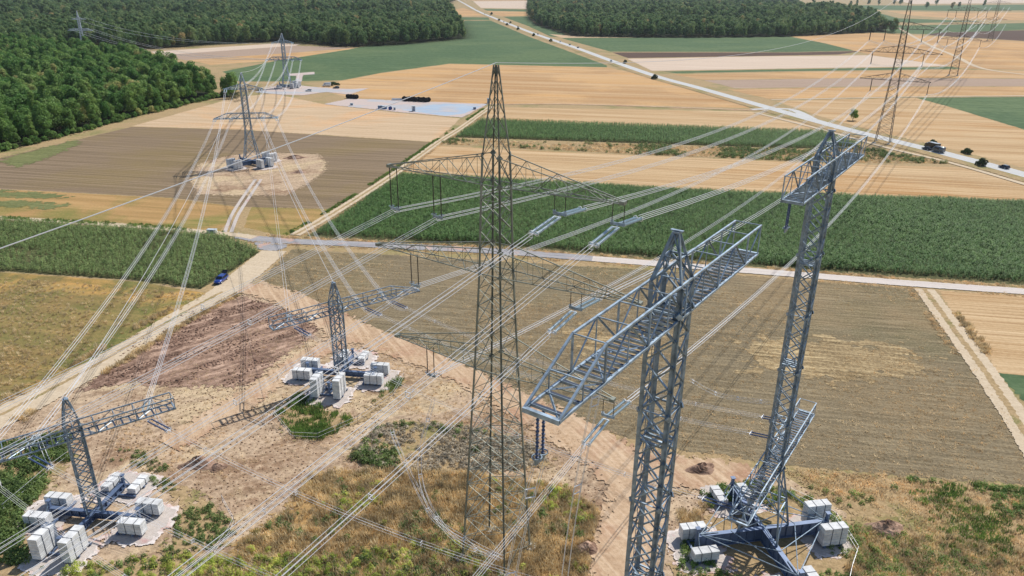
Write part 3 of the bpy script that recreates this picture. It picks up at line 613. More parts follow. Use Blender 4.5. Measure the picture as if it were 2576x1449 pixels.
# ------------------------------------------------------------------ temporary towers
RA = math.radians
def portal_tower(xy, rz, H, arm_z, label, up_ends, low_z=12.2, low=True):
    """tall bypass mast with splayed feet, an upper and a lower box crossarm"""
    r = empty('bypass_tower', (xy[0], xy[1], 0), rz); tag(r, label, 'pylon', 'tall blue steel bypass towers')
    T = Lattice(r, 'steel'); w = 2.0; zb = 2.35; knee = low_z - .8
    f = sq(2*3.5/math.sqrt(2), zb)
    n = round((arm_z+2.2-knee)/1.8); lv = [(knee + (arm_z+2.2-knee)*i/n, w) for i in range(n+1)]
    for i in range(0, n, 4): legs(T, [lv[i], lv[min(i+4, n)]], .3)
    mast(T, lv, .2, .12, True, 4)
    foot = [(zb, 4.95), (zb+4.2, 3.72), (knee, 2.0)]
    legs(T, foot, .26); mast(T, foot, .2, .14, True, 1)
    pk = [(arm_z+2.2, w), (arm_z+2.2+(H-arm_z-2.2)*.5, 1.1), (H-.2, .32)]
    legs(T, pk, .2); mast(T, pk, .2, .11, True, 1)
    MB().box((0, 0, H-.15), (.46, .46, .12)).box((0, 0, H-.04), (.22, .8, .08)).build('peak_cap', M['steel'], r)
    box_arm(T, arm_z, 2.35, 2.0, up_ends[0], up_ends[1], up_ends[2], up_ends[3], .15, .09, 2.85, .64, .28)
    if low: box_arm(T, low_z, 1.9, 2.15, -13.2, 14.6, 'taper', 'rect', .15, .09, 2.85, .64, .28)
    for i in range(0, n+1, 4): gussets(T, lv[i][0], w+.22, .24)
    lad = MB()
    for sx in (-.2, .2): lad.tube([(sx, .86, knee), (sx, .86, arm_z)], .028, 4)
    for i in range(int((arm_z-knee)/.5)): lad.tube([(-.2, .86, knee+.25+.5*i), (.2, .86, knee+.25+.5*i)], .018, 4)
    lad.build('climbing_ladder', M['steel'], r)
    # landing platform half-way up
    for z in (arm_z-9.5, arm_z-22):
        for k in range(4): T.member('platform_bar', (-1+.5*k+.25, -1, z), (-1+.5*k+.25, 1, z), .16)
    cross_base(T, 9.0, 1.9, .45, -math.pi/4)
    for k in range(4):          # tie rods between the girder ends and struts to the feet
        a, b = -math.pi/4 + k*math.pi/2, -math.pi/4 + (k+1)*math.pi/2
        p, q = Vector((8.6*math.cos(a), 8.6*math.sin(a), 2.4)), Vector((8.6*math.cos(b), 8.6*math.sin(b), 2.4))
        T.member('tie_rod', p, q, .13, None, 'R')
        m1 = Vector((4.4*math.cos(a), 4.4*math.sin(a), 2.38)); m2 = Vector((4.4*math.cos(b), 4.4*math.sin(b), 2.38))
        T.member('tie_rod', m1, q, .12, None, 'R'); T.member('tie_rod', m2, p, .12, None, 'R')
        ft = f[[1, 2, 3, 0][k]]
        for c in (p,): T.member('raker', c + Vector((0, 0, .1)), Vector((0.42*ft.x, .42*ft.y, zb+6.3)) if k == 0 else Vector((.72*c.x, .72*c.y, 2.4)), .16, None, 'R')
    T.finish(); return r, T
FRONT = (10.0, 42.6); RIGHT = (32.7, 76.1)
portal_tower(FRONT, RA(55), 53.3, 47.8, 'nearest tall blue lattice tower, its shaft cut by the bottom edge', (-14.9, 14.2, 'taper', 'rect'))
rt, RT = portal_tower(RIGHT, RA(55), 53.4, 48.3, 'tall blue lattice tower on visible cross girders right of the nearest one', (-11.4, 15.0, 'rect', 'rect'))
site_base(RT, RIGHT, RA(55), -math.pi/4, 9.0, [
 (0, 1, 7, 'tall slab stack at the right girder end, back one'), (0, -1, 6, 'tall slab stack at the right girder end, front one'),
 (2, -1, 4, 'four-layer slab stack at the left girder end of right tower, back one'), (2, 1, 3, 'three-layer slab stack at the left girder end of right tower, front one'),
 (1, 1, 2, 'low slab stack beside the far girder end of right tower, left one'), (1, -1, 2, 'low slab stack mostly hidden behind the far girder end of right tower'),
 (3, 1, 4, 'slab stack cut by the bottom edge below right tower, right one'), (3, -1, 2, 'slab stack cut by the bottom edge below right tower, left one')], 'of the right bypass tower')

def t_tower(xy, rz, s0, s1, e0, e1, label, H=18.8, arm_z=13.3):
    r = empty('bypass_t_tower', (xy[0], xy[1], 0), rz); tag(r, label, 'pylon', 'low blue bypass towers with one crossarm')
    T = Lattice(r, 'steel'); w = 1.75; zb = 1.5
    n = 8; lv = [(zb + (arm_z+1.7-zb)*i/n, w) for i in range(n+1)]
    legs(T, [lv[0], lv[4]], .24); legs(T, [lv[4], lv[8]], .24); mast(T, lv, .2, .12, True, 2)
    pk = [(arm_z+1.7, w), (arm_z+1.7+(H-arm_z-1.7)*.5, 1.15), (H-.2, .42)]
    legs(T, pk, .18); mast(T, pk, .2, .1, True, 1)
    MB().box((0, 0, H-.12), (.65, .65, .1)).box((0, 0, H), (.25, .9, .1)).build('peak_cap', M['steel'], r)
    box_arm(T, arm_z, 1.65, 1.85, s0, s1, e0, e1, .16, .095, 2.6, .95, .2)
    cross_base(T, 6.4, 0.95, .45, -math.pi/4)
    T.finish(); return r, T
LEFT = (-55.7, 79.4); MID = (-31.1, 118.6)
lt, LT = t_tower(LEFT, RA(38), -12.5, 12.0, 'rect', 'rect', 'low blue T-shaped lattice tower at the lower left corner')
mt_, MT = t_tower(MID, RA(38), -11.7, 16.6, 'rect', 'taper', 'low blue T-shaped lattice tower on dirt left of the green pylon')
site_base(LT, LEFT, RA(38), -math.pi/4, 7.0, [
 (3, -1, 7, 'tall white slab stack nearest the lower left corner, left of two'), (3, 1, 7, 'tall white slab stack nearest the lower left corner, right of two'),
 (2, 1, 3, 'low slab stack left of lower left tower, front one'), (2, -1, 3, 'low slab stack left of lower left tower, back one'),
 (0, -1, 4, 'slab stack right of lower left tower, front one'), (0, 1, 4, 'slab stack right of lower left tower, back one'),
 (1, 1, 2, 'low slab stack behind lower left tower, left one'), (1, -1, 2, 'low slab stack behind lower left tower, right one')], 'of the lower left bypass tower')
site_base(MT, MID, RA(38), -math.pi/4, 7.0, [
 (3, -1, 8, 'tall white slab stack in front of middle T tower, left of two'), (3, 1, 8, 'tall white slab stack in front of middle T tower, right of two'),
 (2, 1, 4, 'slab stack left of middle T tower, front one'), (2, -1, 4, 'slab stack left of middle T tower, back one'),
 (0, -1, 4, 'slab stack right of middle T tower, front one'), (0, 1, 4, 'slab stack right of middle T tower, back one'),
 (1, 1, 2, 'low slab stack behind middle T tower, left one'), (1, -1, 2, 'low slab stack behind middle T tower, right one')], 'of the middle bypass tower')

def double_tower(xy, rz, label, H=35.5, z_low=18.2, z_up=29.2, detail=False, fat=1.25, base=True, mat='steel'):
    r = empty('bypass_double_tower', (xy[0], xy[1], 0), rz); tag(r, label, 'pylon', 'blue bypass towers with two crossarms')
    T = Lattice(r, mat, detail, fat); zb = 2.2
    lv = [(zb, 5.6), (zb+4.5, 4.2), (zb+8.2, 2.9), (14.2, 2.35), (z_low, 2.1)] + [(z_low + 1.9*i, 2.1-.035*i) for i in range(1, 7)]
    lv.append((z_up+1.8, 1.8)); legs(T, lv, .24); mast(T, lv, .2, .12, True, 2)
    pk = [(z_up+1.8, 1.8), (z_up+4, 1.0), (H-.2, .3)]; legs(T, pk, .2); mast(T, pk, .2, .1, True, 1)
    box_arm(T, z_low, 2.0, 1.9, -12.2, 11.6, 'taper', 'taper', .2, .12, 2.0, 99, .18, .6)
    taper_arm(T, z_up, 1.9, 1.8, 7.0, .16, .1, 5)
    if base: cross_base(T, 8.0, 1.5, .45, math.pi/4)
    T.finish(); return r, T
LB = (-103.2, 288.0); FT = (-156.0, 521.0); FAR = G(212, 122)[:2]
_, LBT = double_tower(LB, RA(9), 'blue two-armed lattice tower on ballast in the brown field', detail=True, fat=1.15)
_, FTT = double_tower(FT, RA(9), 'dark two-armed lattice tower beside the parked van, farther up the line', fat=1.7)
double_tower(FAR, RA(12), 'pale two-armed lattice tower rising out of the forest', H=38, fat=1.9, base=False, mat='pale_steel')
site_base(LBT, LB, RA(9), math.pi/4, 8.4, [(2, 1, 7, 'slab stack left of the tower in the brown field, front one'), (2, -1, 7, 'slab stack left of the tower in the brown field, back one'),
 (3, -1, 7, 'slab stack right front of the tower in the brown field, left one'), (3, 1, 7, 'slab stack right front of the tower in the brown field, right one'),
 (0, 1, 7, 'slab stack behind the tower in the brown field, left one'), (0, -1, 7, 'slab stack behind the tower in the brown field, right one')], 'of the brown field tower', lateral=2.2)
site_base(FTT, FT, RA(9), math.pi/4, 8.4, [(0, -1, 7, 'grey slab stack behind the white pickup, left one'), (0, 1, 7, 'grey slab stack behind the white pickup, right one'),
 (3, 1, 7, 'grey slab stack by the farther tower, next to the pickup'), (3, -1, 7, 'grey slab stack by the farther tower, second from the pickup'), (2, 1, 2, 'low slab stack left of the farther tower')], 'of the farther tower', lateral=2.2)

# ------------------------------------------------------------------ the old high-voltage line
LDIR = math.atan2(268.0, 174.0); PA = RA(-31)
def old_pylon(xy, rz, label, mat='green_steel', detail=True, fat=1.0, footing=True, peak=60.0, zscale=1.0):
    r = empty('lattice_pylon', (xy[0], xy[1], 0), rz); tag(r, label, 'pylon', 'old high-voltage pylons with three crossarms')
    T = Lattice(r, mat, detail, fat)
    W = lambda z: np.interp(z, [0, 12, 28, 38, 48, 51, 60], [6.2, 5.0, 3.45, 2.65, 2.2, 2.0, .35])
    zs = [.3, 3.5, 6.4, 9.0, 11.3, 13.4, 15.3, 17.0, 18.7, 21.6, 24.4, 27, 30, 32.4, 34.6, 36.6, 38.4, 41.2, 43.1, 44.9, 46.5, 48.1, 51]
    lv = [(z, W(z)) for z in zs]; legs(T, lv, .17); mast(T, lv[:6], .2, .07, True, 2)
    mast(T, lv[5:], .2, .072, True, 3)
    pk = [(51+(z-51)*(peak-51)/9, w) for z, w in [(51, 2.0), (53.1, 1.6), (55, 1.22), (56.8, .9), (58.4, .6), (59.8, .34)]]; r.scale = (1, 1, zscale); legs(T, pk, .11); mast(T, pk, .2, .045, True, 0)
    taper_arm(T, 48.1, 2.9, 2.2, 14.0, .1, .06, 7); taper_arm(T, 38.4, 2.8, 2.65, 16.4, .11, .06, 8); taper_arm(T, 27.0, 3.0, 3.45, 14.3, .11, .06, 7)
    if detail:
        for z in (51, 48.1, 41.2, 38.4, 30, 27): gussets(T, z, W(z)+.1, .36)
    if footing:
        for c in sq(W(0)+.1, 0):
            mb = MB(); mb.lathe([(-.2, .85), (.28, .85), (.34, .8)], (c.x, c.y, 0), (0, 0, 1), 20); mb.lathe([(.3, .3), (.6, .22)], (c.x, c.y, 0), (0, 0, 1), 8); mb.build('footing', M['footing'], r)
    T.finish(); return r
CEN = np.array([-1.7, 73.7]); R1 = np.array([172.0, 343.0]); R2 = np.array([362.0, 628.0]); R3 = G(2490, 102)[:2]
old_pylon(CEN, PA, 'old green lattice pylon in the centre with three crossarms')
old_pylon(R1, RA(-33), 'brown lattice pylon beside the main road at right', 'rust_steel', False, 1.25, True, 66, 1.04)
old_pylon(R2, RA(-33), 'brown lattice pylon in stubble behind the roadside pylon', 'rust_steel', False, 1.6, True, 66, 1.04)
old_pylon(R3, RA(-33), 'faint farthest lattice pylon at the upper right', 'rust_steel', False, 2.0)

# ------------------------------------------------------------------ insulators and conductors
def span_pts(A, B, sag, n=18):
    A, B = np.array(A, float), np.array(B, float)
    return [A + (B-A)*t - np.array([0, 0, 4*sag*t*(1-t)]) for t in np.linspace(0, 1, n)]
def conductor(A, B, sag, label, group, n=4, r=.028, gap=.2, seg=18, spacers=0, ts=None, name='conductor_bundle'):
    P = span_pts(A, B, sag, seg) if ts is None else [np.array(p, float) for p in ts]
    d = P[-1] - P[0]; side = np.array([-d[1], d[0], 0]); side /= np.linalg.norm(side)+1e-9; mb = MB()
    offs = {1: [(0, 0)], 2: [(-1, 0), (1, 0)], 4: [(-1, -1), (1, -1), (1, 1), (-1, 1)]}[n]
    for a, b in offs: mb.tube([p + side*gap*a + np.array([0, 0, gap*b]) for p in P], r, 4, 0, False)
    root = mb.build(name, M['alu']); tag(root, label, 'cable', group)
    for k in range(spacers):
        i = int((k+.5)/spacers*(len(P)-1)); p = P[i]
        m = MB()
        for a, b in ((0, 1), (1, 2), (2, 3), (3, 0)):
            m.tube([p + side*gap*offs[a][0] + np.array([0, 0, gap*offs[a][1]]), p + side*gap*offs[b][0] + np.array([0, 0, gap*offs[b][1]])], .035, 4)
        m.build('spacer', M['alu'], root)
    return root
def shed_rod(mb, p, q, r, sheds=True):
    p, q = Vector(map(float, p)), Vector(map(float, q)); L = (q-p).length; d = (q-p).normalized()
    if not sheds: mb.tube([p, q], r, 7); return
    n = max(6, int(L/.22)); prof = []
    for i in range(n): t = L*i/n; prof += [(t, r*.62), (t+L/n*.45, r*.62), (t+L/n*.5, r), (t+L/n*.62, r)]
    prof.append((L, r*.62)); mb.lathe(prof, p, d, 8)
def hang_insulator(top, length, along, label, group, mat='insul_dark', r=.075, gap=.45, ring=.28):
    """a pair of long rods hanging from a crossarm"""
    top = np.array(top, float); a = np.array([math.cos(along), math.sin(along), 0])
    root = empty('insulator_pair', top - np.array([0, 0, length])); tag(root, label, 'insulator', group)
    for s in (-1, 1):
        mb = MB(); shed_rod(mb, tuple(a*gap*s + np.array([0, 0, length-.1])), tuple(a*gap*s + np.array([0, 0, .35])), r); mb.build('rod', M[mat], root)
        MB().torus(tuple(a*gap*s + np.array([0, 0, .45])), (0, 0, 1), ring, .035).build('corona_ring', M['steel'], root)
    MB().box((0, 0, .18), (2*gap+.3, .1, .3), along).build('yoke_plate', M['steel'], root)
    return top - np.array([0, 0, length])
def tension_set(P, target, length, label, group, mat='insul_light', r=.12, gap=.3):
    """a pair of rods in line with the conductor; returns the live end"""
    P, target = np.array(P, float), np.array(target, float); d = (target-P)/np.linalg.norm(target-P)
    side = np.array([-d[1], d[0], 0]); side /= np.linalg.norm(side); root = empty('tension_insulator', P); tag(root, label, 'insulator', group)
    for s in (-1, 1):
        mb = MB(); shed_rod(mb, tuple(side*gap*s + d*.45), tuple(side*gap*s + d*(length-.5)), r); mb.build('rod', M[mat], root)
        MB().torus(tuple(side*gap*s + d*(length-.55)), tuple(d), .24, .035).build('corona_ring', M['alu'], root)
    for t in (.38, length-.42):
        a = side*gap*1.25
        MB().tube([tuple(d*t - a), tuple(d*t + a)], .07, 4).build('yoke_plate', M['alu'], root)
    MB().tube([(0, 0, 0), tuple(d*.4)], .05, 4).tube([tuple(d*(length-.42)), tuple(d*length)], .05, 4).build('link', M['alu'], root)
    return P + d*length
def loc3(xy, rz, x, y, z):
    c, s = math.cos(rz), math.sin(rz); return np.array([xy[0]+c*x-s*y, xy[1]+s*x+c*y, z])
NEXT = CEN - np.array([174.0, 268.0])
PH = [('upper', 48.1, -13.6), ('upper', 48.1, -7.6), ('upper', 48.1, 7.4), ('upper', 48.1, 13.6), ('middle', 38.4, -11.2), ('middle', 38.4, 9.6), ('lower', 27.0, -9.4), ('lower', 27.0, 13.9)]
SIDE = lambda x: ('left tip' if x < -12 else 'left part' if x < 0 else 'right tip' if x > 13 else 'right part')
for nm, z, x in PH:
    k1 = 1.04; a1 = loc3(R1, RA(-33), x, 0, z*k1); a2 = loc3(R2, RA(-33), x, 0, z*k1); a3 = loc3(R3, RA(-33), x, 0, z); a0 = loc3(CEN, PA, x, 0, z); an = loc3(NEXT, PA, x, 0, z-5)
    g = 'insulators of the old line'; pos = f'{nm} crossarm, {SIDE(x)}'
    e1 = hang_insulator(a1, 5.4, LDIR, f'twin insulator of the roadside pylon, {pos}', g, 'insul_dark', .13, .6, .3)
    e2 = hang_insulator(a2, 5.4, LDIR, f'twin insulator of the pylon behind the roadside one, {pos}', g, 'insul_dark', .17, .7, .3)
    e3 = a3 - np.array([0, 0, 5])
    if x < 0:
        e0 = hang_insulator(a0, 5.0 if nm == 'upper' else 4.2, PA, f'dark twin insulator of the central pylon, {pos}', g, 'insul_dark', .075, .5)
        c_r, c_l = e0, e0
    else:
        e0 = a0 - np.array([0, 0, 2.2])
        hang_insulator(a0, 2.2, PA, f'short hanger of the central pylon, {pos}', g, 'insul_dark', .05, .6, .15)
        c_r = tension_set(e0, e1 - np.array([0, 0, 32]), 5.4, f'pale twin insulator at the central pylon towards the road, {pos}', g, r=.16)
        c_l = tension_set(e0, an - np.array([0, 0, 32]), 5.4, f'pale twin insulator at the central pylon towards lower left, {pos}', g, r=.16)
    conductor(e1, c_r, 9.5, f'conductor bundle from central pylon to roadside pylon, {pos}', 'conductors of the old line', r=.031, seg=26)
    conductor(c_l, an, 9.0, f'conductor bundle from central pylon to the lower left, {pos}', 'conductors of the old line', r=.02, seg=26, spacers=14)
    conductor(e2, e1, 9.5, f'conductor bundle between the two right pylons, {pos}', 'conductors of the old line', r=.045, gap=.25, seg=18)
    conductor(e3, e2, 9.5, f'conductor bundle towards the farthest right pylon, {pos}', 'conductors of the old line', n=2, r=.07, gap=.3, seg=14)
top0 = np.array([CEN[0], CEN[1], 60.0]); top1 = np.array([R1[0], R1[1], 68.6]); top2 = np.array([R2[0], R2[1], 68.6])
conductor(top0, np.array([NEXT[0], NEXT[1], 57]), 11, 'thick white earth wire from the central pylon peak across the left fields', 'earth wires', n=1, r=.034, seg=40, name='earth_wire')
conductor(top1, top0, 9, 'white earth wire from the central pylon peak towards the road', 'earth wires', n=1, r=.036, seg=40, name='earth_wire')
conductor(top2, top1, 8, 'white earth wire between the two right pylons', 'earth wires', n=1, r=.1, seg=20, name='earth_wire')
# bypass line: far tower -> farther tower -> brown field tower -> the two T towers -> the tall towers
DB = [('lower', 18.2, -11.6), ('lower', 18.2, -5.6), ('upper', 29.2, -6.4), ('upper', 29.2, 6.4), ('lower', 18.2, 5.6), ('lower', 18.2, 11.0)]
LTX = [-10.4, -5.2, 8.4]; MTX = [-8.2, 5.0, 10.2]
for i, (nm, z, x) in enumerate(DB):
    side = 'left' if x < 0 else 'right'; place = f'{nm} arm, {side} side' + (', outer' if abs(x) > 8 else ', inner' if nm == 'lower' else '')
    b = loc3(LB, RA(9), x, 0, z); f = loc3(FT, RA(9), x, 0, z); q = loc3(FAR, RA(12), x, 0, z+2)
    g = 'insulators of the bypass line'
    if x < 0: t = loc3(LEFT, RA(38), LTX[i], .9, 13.0); tn = 'lower left T tower'
    else: t = loc3(MID, RA(38), MTX[i-3], .9, 13.0); tn = 'middle T tower'
    e = tension_set(b, t - np.array([0, 0, 12]), 4.5, f'twin insulator of the brown field tower, {place}, near side', g, 'insul_light', .14, .4)
    h = tension_set(b, f - np.array([0, 0, 14]), 4.5, f'twin insulator of the brown field tower, {place}, far side', g, 'insul_light', .14, .4)
    k = tension_set(f, b - np.array([0, 0, 14]), 5.0, f'twin insulator of the farther tower, {place}', g, 'insul_light', .2, .5)
    u = tension_set(t, e - np.array([0, 0, 14]), 3.6, f'twin insulator behind {tn}, conductor from {place}', g, 'insul_light', .11, .3)
    conductor(e, u, 5.0, f'conductors from brown field tower to {tn}, {place}', 'conductors of the bypass line', r=.027, gap=.24, seg=26)
    conductor(k, h, 7.0, f'conductors from farther tower to brown field tower, {place}', 'conductors of the bypass line', r=.04, gap=.25, seg=18)
    conductor(q, f, 8.0, f'conductors from forest tower to farther tower, {place}', 'conductors of the bypass line', n=2, r=.05, gap=.3, seg=14)
    # front side of the T towers, on to the tall towers
    t2 = loc3(LEFT, RA(38), LTX[i], -.9, 13.0) if x < 0 else loc3(MID, RA(38), MTX[i-3], -.9, 13.0)
    w = loc3(FRONT, RA(55), [-11, 0.5, 11][i], 1.05, 11.8) if x < 0 else loc3(RIGHT, RA(55), [-10.5, 6.5, 11.5][i-3], 1.05, 11.8)
    wn = 'nearest tall tower' if x < 0 else 'right tall tower'
    v = tension_set(t2, w - np.array([0, 0, 9]), 4.4, f'blue twin insulator on the front of the {tn}, {["left","middle","right"][i % 3]}', g, 'insul', .12, .3)
    y = tension_set(w, t2 - np.array([0, 0, 9]), 4.4, f'blue twin insulator on the lower arm of the {wn}, conductor {["left","middle","right"][i % 3]}', g, 'insul', .12, .3)
    conductor(v, y, 2.4, f'conductor bundle from the {tn} to the {wn}, {["left","middle","right"][i % 3]}', 'conductors of the bypass line', r=.013, gap=.2, seg=22, spacers=4)
    # jumper under the T arm
    mid = (u+v)/2 - np.array([0, 0, 2.6])
    conductor(u, v, 0, f'slack jumper under the arm of the {tn}, {["left","middle","right"][i % 3]}', 'slack jumpers', r=.022, gap=.2, ts=[u*(1-s)**2 + mid*2*s*(1-s) + v*s*s for s in np.linspace(0, 1, 12)], name='jumper_cable')
eL = conductor(np.array([LB[0], LB[1], 35.4]), np.array([LEFT[0], LEFT[1], 18.8]), 5, 'thin earth wire from the brown field tower to the lower left tower', 'earth wires', n=1, r=.035, seg=24, name='earth_wire')
eR = conductor(np.array([LB[0], LB[1], 35.4]), np.array([MID[0], MID[1], 18.8]), 4, 'thin earth wire from the brown field tower to the middle T tower', 'earth wires', n=1, r=.035, seg=24, name='earth_wire')
conductor(np.array([FT[0], FT[1], 35.6]), np.array([LB[0], LB[1], 35.4]), 6, 'thin earth wire from the farther tower to the brown field tower', 'earth wires', n=1, r=.05, seg=18, name='earth_wire')
# long blue suspension insulators on the tall towers
gB = 'long blue insulators of the tall towers'
p1 = hang_insulator(loc3(FRONT, RA(55), -14.3, .4, 47.7), 3.1, RA(55), 'long blue twin insulator under the near end of the nearest tall tower', gB, 'insul', .1, .27, .26)
p2 = hang_insulator(loc3(RIGHT, RA(55), -10.9, .3, 48.2), 3.0, RA(55), 'long blue twin insulator under the near end of the right tall tower', gB, 'insul', .1, .27, .26)
gD = 'hanging dropper cables'
for P, (dx, lab) in ((p1, (-3.0, 'near end')), (loc3(FRONT, RA(55), -7.0, .9, 46.5), (-2.0, 'middle'))):
    low = loc3(FRONT, RA(55), {'near end': -12, 'middle': -6}[lab], 3.5, 17)
    ts = [P*(1-s)**2 + np.array([P[0]+dx, P[1]+1.5, (P[2]+low[2])/2])*2*s*(1-s) + low*s*s for s in np.linspace(0, 1, 14)]
    conductor(P, low, 0, f'dropper cables falling from the {lab} of the nearest tower arm', gD, r=.016, gap=.28, ts=ts, spacers=4, name='dropper_cable')
for i, px in enumerate([[(1090,1010,66), (1056,1150,62), (1075,1260,58), (1150,1360,53), (1262,1402,48)], [(985,1082,70), (1000,1120,67), (1060,1250,60), (1110,1320,54), (1260,1405,47)], [(1735,955,66), (1800,990,66.5), (1870,1005,67.5), (1935,1012,69)]]):
    pts = [atY(*q) for q in px]; out = []
    for j in range(len(pts)-1):
        p0, a, b, p3_ = pts[max(j-1, 0)], pts[j], pts[j+1], pts[min(j+2, len(pts)-1)]
        for s in np.linspace(0, 1, 6)[:-1]: out.append(0.5*((2*a)+(-p0+b)*s+(2*p0-5*a+4*b-p3_)*s*s+(-p0+3*a-3*b+p3_)*s**3))
    out.append(pts[-1])
    conductor(out[0], out[-1], 0, ['sagging cable loop left of the central pylon foot', 'second sagging cable loop, nearer the lower left', 'cable run in front of the right tall tower shaft'][i], gD, r=.013, gap=.17, ts=out, spacers=4, name='cable_loop')

# ------------------------------------------------------------------ vegetation
def leaf_quads(P, Nrm, size, rng, curl=.25):
    """one bent leaf-clump quad per point"""
    n = len(P); a = np.cross(Nrm, rng.normal(size=(n, 3))); a /= np.linalg.norm(a, axis=1)[:, None]+1e-9; b = np.cross(Nrm, a)
    s = (size*rng.uniform(.6, 1.4, n))[:, None]; t = s*rng.uniform(.5, .9, n)[:, None]
    v = np.empty((n, 4, 3)); v[:, 0] = P - a*s; v[:, 1] = P - b*t - Nrm*s*curl; v[:, 2] = P + a*s; v[:, 3] = P + b*t - Nrm*s*curl
    return v.reshape(-1, 3), np.arange(n*4).reshape(n, 4)
def np_mesh(name, v, f, mat):
    m = bpy.data.meshes.new(name); k = f.shape[1]
    m.vertices.add(len(v)); m.vertices.foreach_set('co', np.asarray(v, np.float32).ravel()); m.loops.add(f.size); m.loops.foreach_set('vertex_index', f.ravel().astype(np.int32))
    m.polygons.add(len(f)); m.polygons.foreach_set('loop_start', np.arange(0, f.size, k, dtype=np.int32)); m.update(calc_edges=True)
    if mat: m.materials.append(mat)
    return m
def crown_mesh(name, mat, seed, H=13.0, R=4.4, base=2.2, lobes=16, n=1500, leaf=.42, low=False):
    rng = np.random.default_rng(seed); C = []; 
    for i in range(lobes):
        t = (i+.5)/lobes; z = base + (H-base)*(.15+.8*t); rad = R*.62*math.sqrt(max(.05, 1-((z-base)/(H-base)*1.55-.62)**2))
        
        if low: z = base + (H-base)*(.12+.6*t); rad = R*.75*math.sqrt(1-.75*t*t)
        an = rng.uniform(0, 6.28); q = rad*math.sqrt(rng.uniform(.15, 1)); C.append((q*math.cos(an), q*math.sin(an), z, R*rng.uniform(.3, .5)))
    C = np.array(C); k = rng.integers(0, lobes, n); d = rng.normal(size=(n, 3)); d[:, 2] = d[:, 2]*.8+.25; d /= np.linalg.norm(d, axis=1)[:, None]
    rr = C[k, 3]*rng.uniform(.75, 1.08, n); P = C[k, :3] + d*rr[:, None]; P[:, 2] = np.maximum(P[:, 2], base*.5)
    N = d + rng.normal(size=(n, 3))*.45; N /= np.linalg.norm(N, axis=1)[:, None]
    v, f = leaf_quads(P, N, leaf, rng); return np_mesh(name, v, f, mat)
def trunk_mesh(name, seed, H=13.0, r=.28):
    rng = random.Random(seed); mb = MB(); mb.tube([(0, 0, -.2), (rng.uniform(-.1, .1), rng.uniform(-.1, .1), H*.3), (rng.uniform(-.3, .3), rng.uniform(-.3, .3), H*.75)], [r, r*.8, r*.25], 6)
    for k in range(5):
        a = rng.uniform(0, 6.28); z = H*rng.uniform(.25, .5); mb.tube([(0, 0, z), (1.6*math.cos(a), 1.6*math.sin(a), z+1.6), (2.6*math.cos(a), 2.6*math.sin(a), z+3.6)], [r*.45, r*.3, r*.08], 4, 0, False)
    return mb.mesh(name, M['bark'])
M['leaf'] = leaf_mat('oak_leaves', (92, 124, 76), (136, 156, 98), (190, 168, 116), trans=.45)
M['leaf_near'] = leaf_mat('beech_leaves', (92, 134, 66), (140, 168, 92), (190, 184, 122), trans=.45)
M['leaf_dark'] = leaf_mat('dark_leaves', (54, 74, 44), (78, 98, 54))
M['maize_leaf'] = leaf_mat('maize_leaves', (82, 120, 62), (120, 150, 88), trans=.32)
M['maize_dry'] = leaf_mat('maize_leaves_dusty', (116, 140, 82), (150, 166, 108), trans=.35)
M['dry_blade'] = leaf_mat('dry_blades', (210, 186, 142), (232, 214, 174), (172, 164, 108), trans=.35)
M['straw_blade'] = leaf_mat('straw_blades', (226, 196, 150), (244, 226, 190), trans=.35)
M['green_blade'] = leaf_mat('green_blades', (100, 132, 66), (144, 164, 88), trans=.4)
M['lime_blade'] = leaf_mat('lime_leaves', (156, 176, 74), (208, 212, 112), trans=.45)
M['dark_blade'] = leaf_mat('dark_weeds', (98, 122, 68), (130, 148, 86), trans=.4)
M['grey_blade'] = leaf_mat('withered_weeds', (170, 158, 136), (206, 194, 172), trans=.3)
CROWN = [crown_mesh('crown', M['leaf'], 10+i, H=[13, 14.5, 12, 15, 11.5][i], R=[4.6, 4.2, 4.9, 4.6, 4.2][i]) for i in range(5)]
CROWN_N = [crown_mesh('crown', M['leaf_near'], 30+i, H=[13, 14.5, 12, 15, 11.5][i], R=[4.6, 4.2, 4.9, 4.6, 4.2][i], n=2400, leaf=.36, lobes=20) for i in range(5)]
CROWN += [crown_mesh('crown', M['leaf'], 20+i, H=[17, 10, 14][i], R=[3.6, 5.2, 4.0][i], lobes=[10, 9, 24][i]) for i in range(3)]
CROWN_N += [crown_mesh('crown', M['leaf_near'], 40+i, H=[17, 10, 14][i], R=[3.6, 5.2, 4.0][i], n=2400, leaf=[.3, .4, .34][i], lobes=[11, 10, 28][i]) for i in range(3)]
TRUNK = [trunk_mesh('trunk', i, [13, 14.5, 12, 15, 11.5][i]) for i in range(5)]
def inside(P, poly):
    poly = np.array(poly); x, y = P[:, 0], P[:, 1]; c = np.zeros(len(P), bool); j = len(poly)-1
    for i in range(len(poly)):
        a, b = poly[i], poly[j]
        m = ((a[1] > y) != (b[1] > y)) & (x < (b[0]-a[0])*(y-a[1])/(b[1]-a[1]+1e-12)+a[0]); c ^= m; j = i
    return c
def fill(poly, sp, jit=.45, rot=0.0):
    poly = np.array(poly); ca, sa = math.cos(rot), math.sin(rot); R = np.array([[ca, sa], [-sa, ca]]); q = poly @ R.T
    spx, spy = sp if hasattr(sp, '__len__') else (sp, sp)
    gx = np.arange(q[:, 0].min(), q[:, 0].max(), spx); gy = np.arange(q[:, 1].min(), q[:, 1].max(), spy)
    X, Y = np.meshgrid(gx, gy); P = np.stack([X.ravel(), Y.ravel()], 1)
    P = P + RNG.uniform(-jit, jit, P.shape)*np.array([spx, spy]); P = P @ R
    return P[inside(P, poly)]
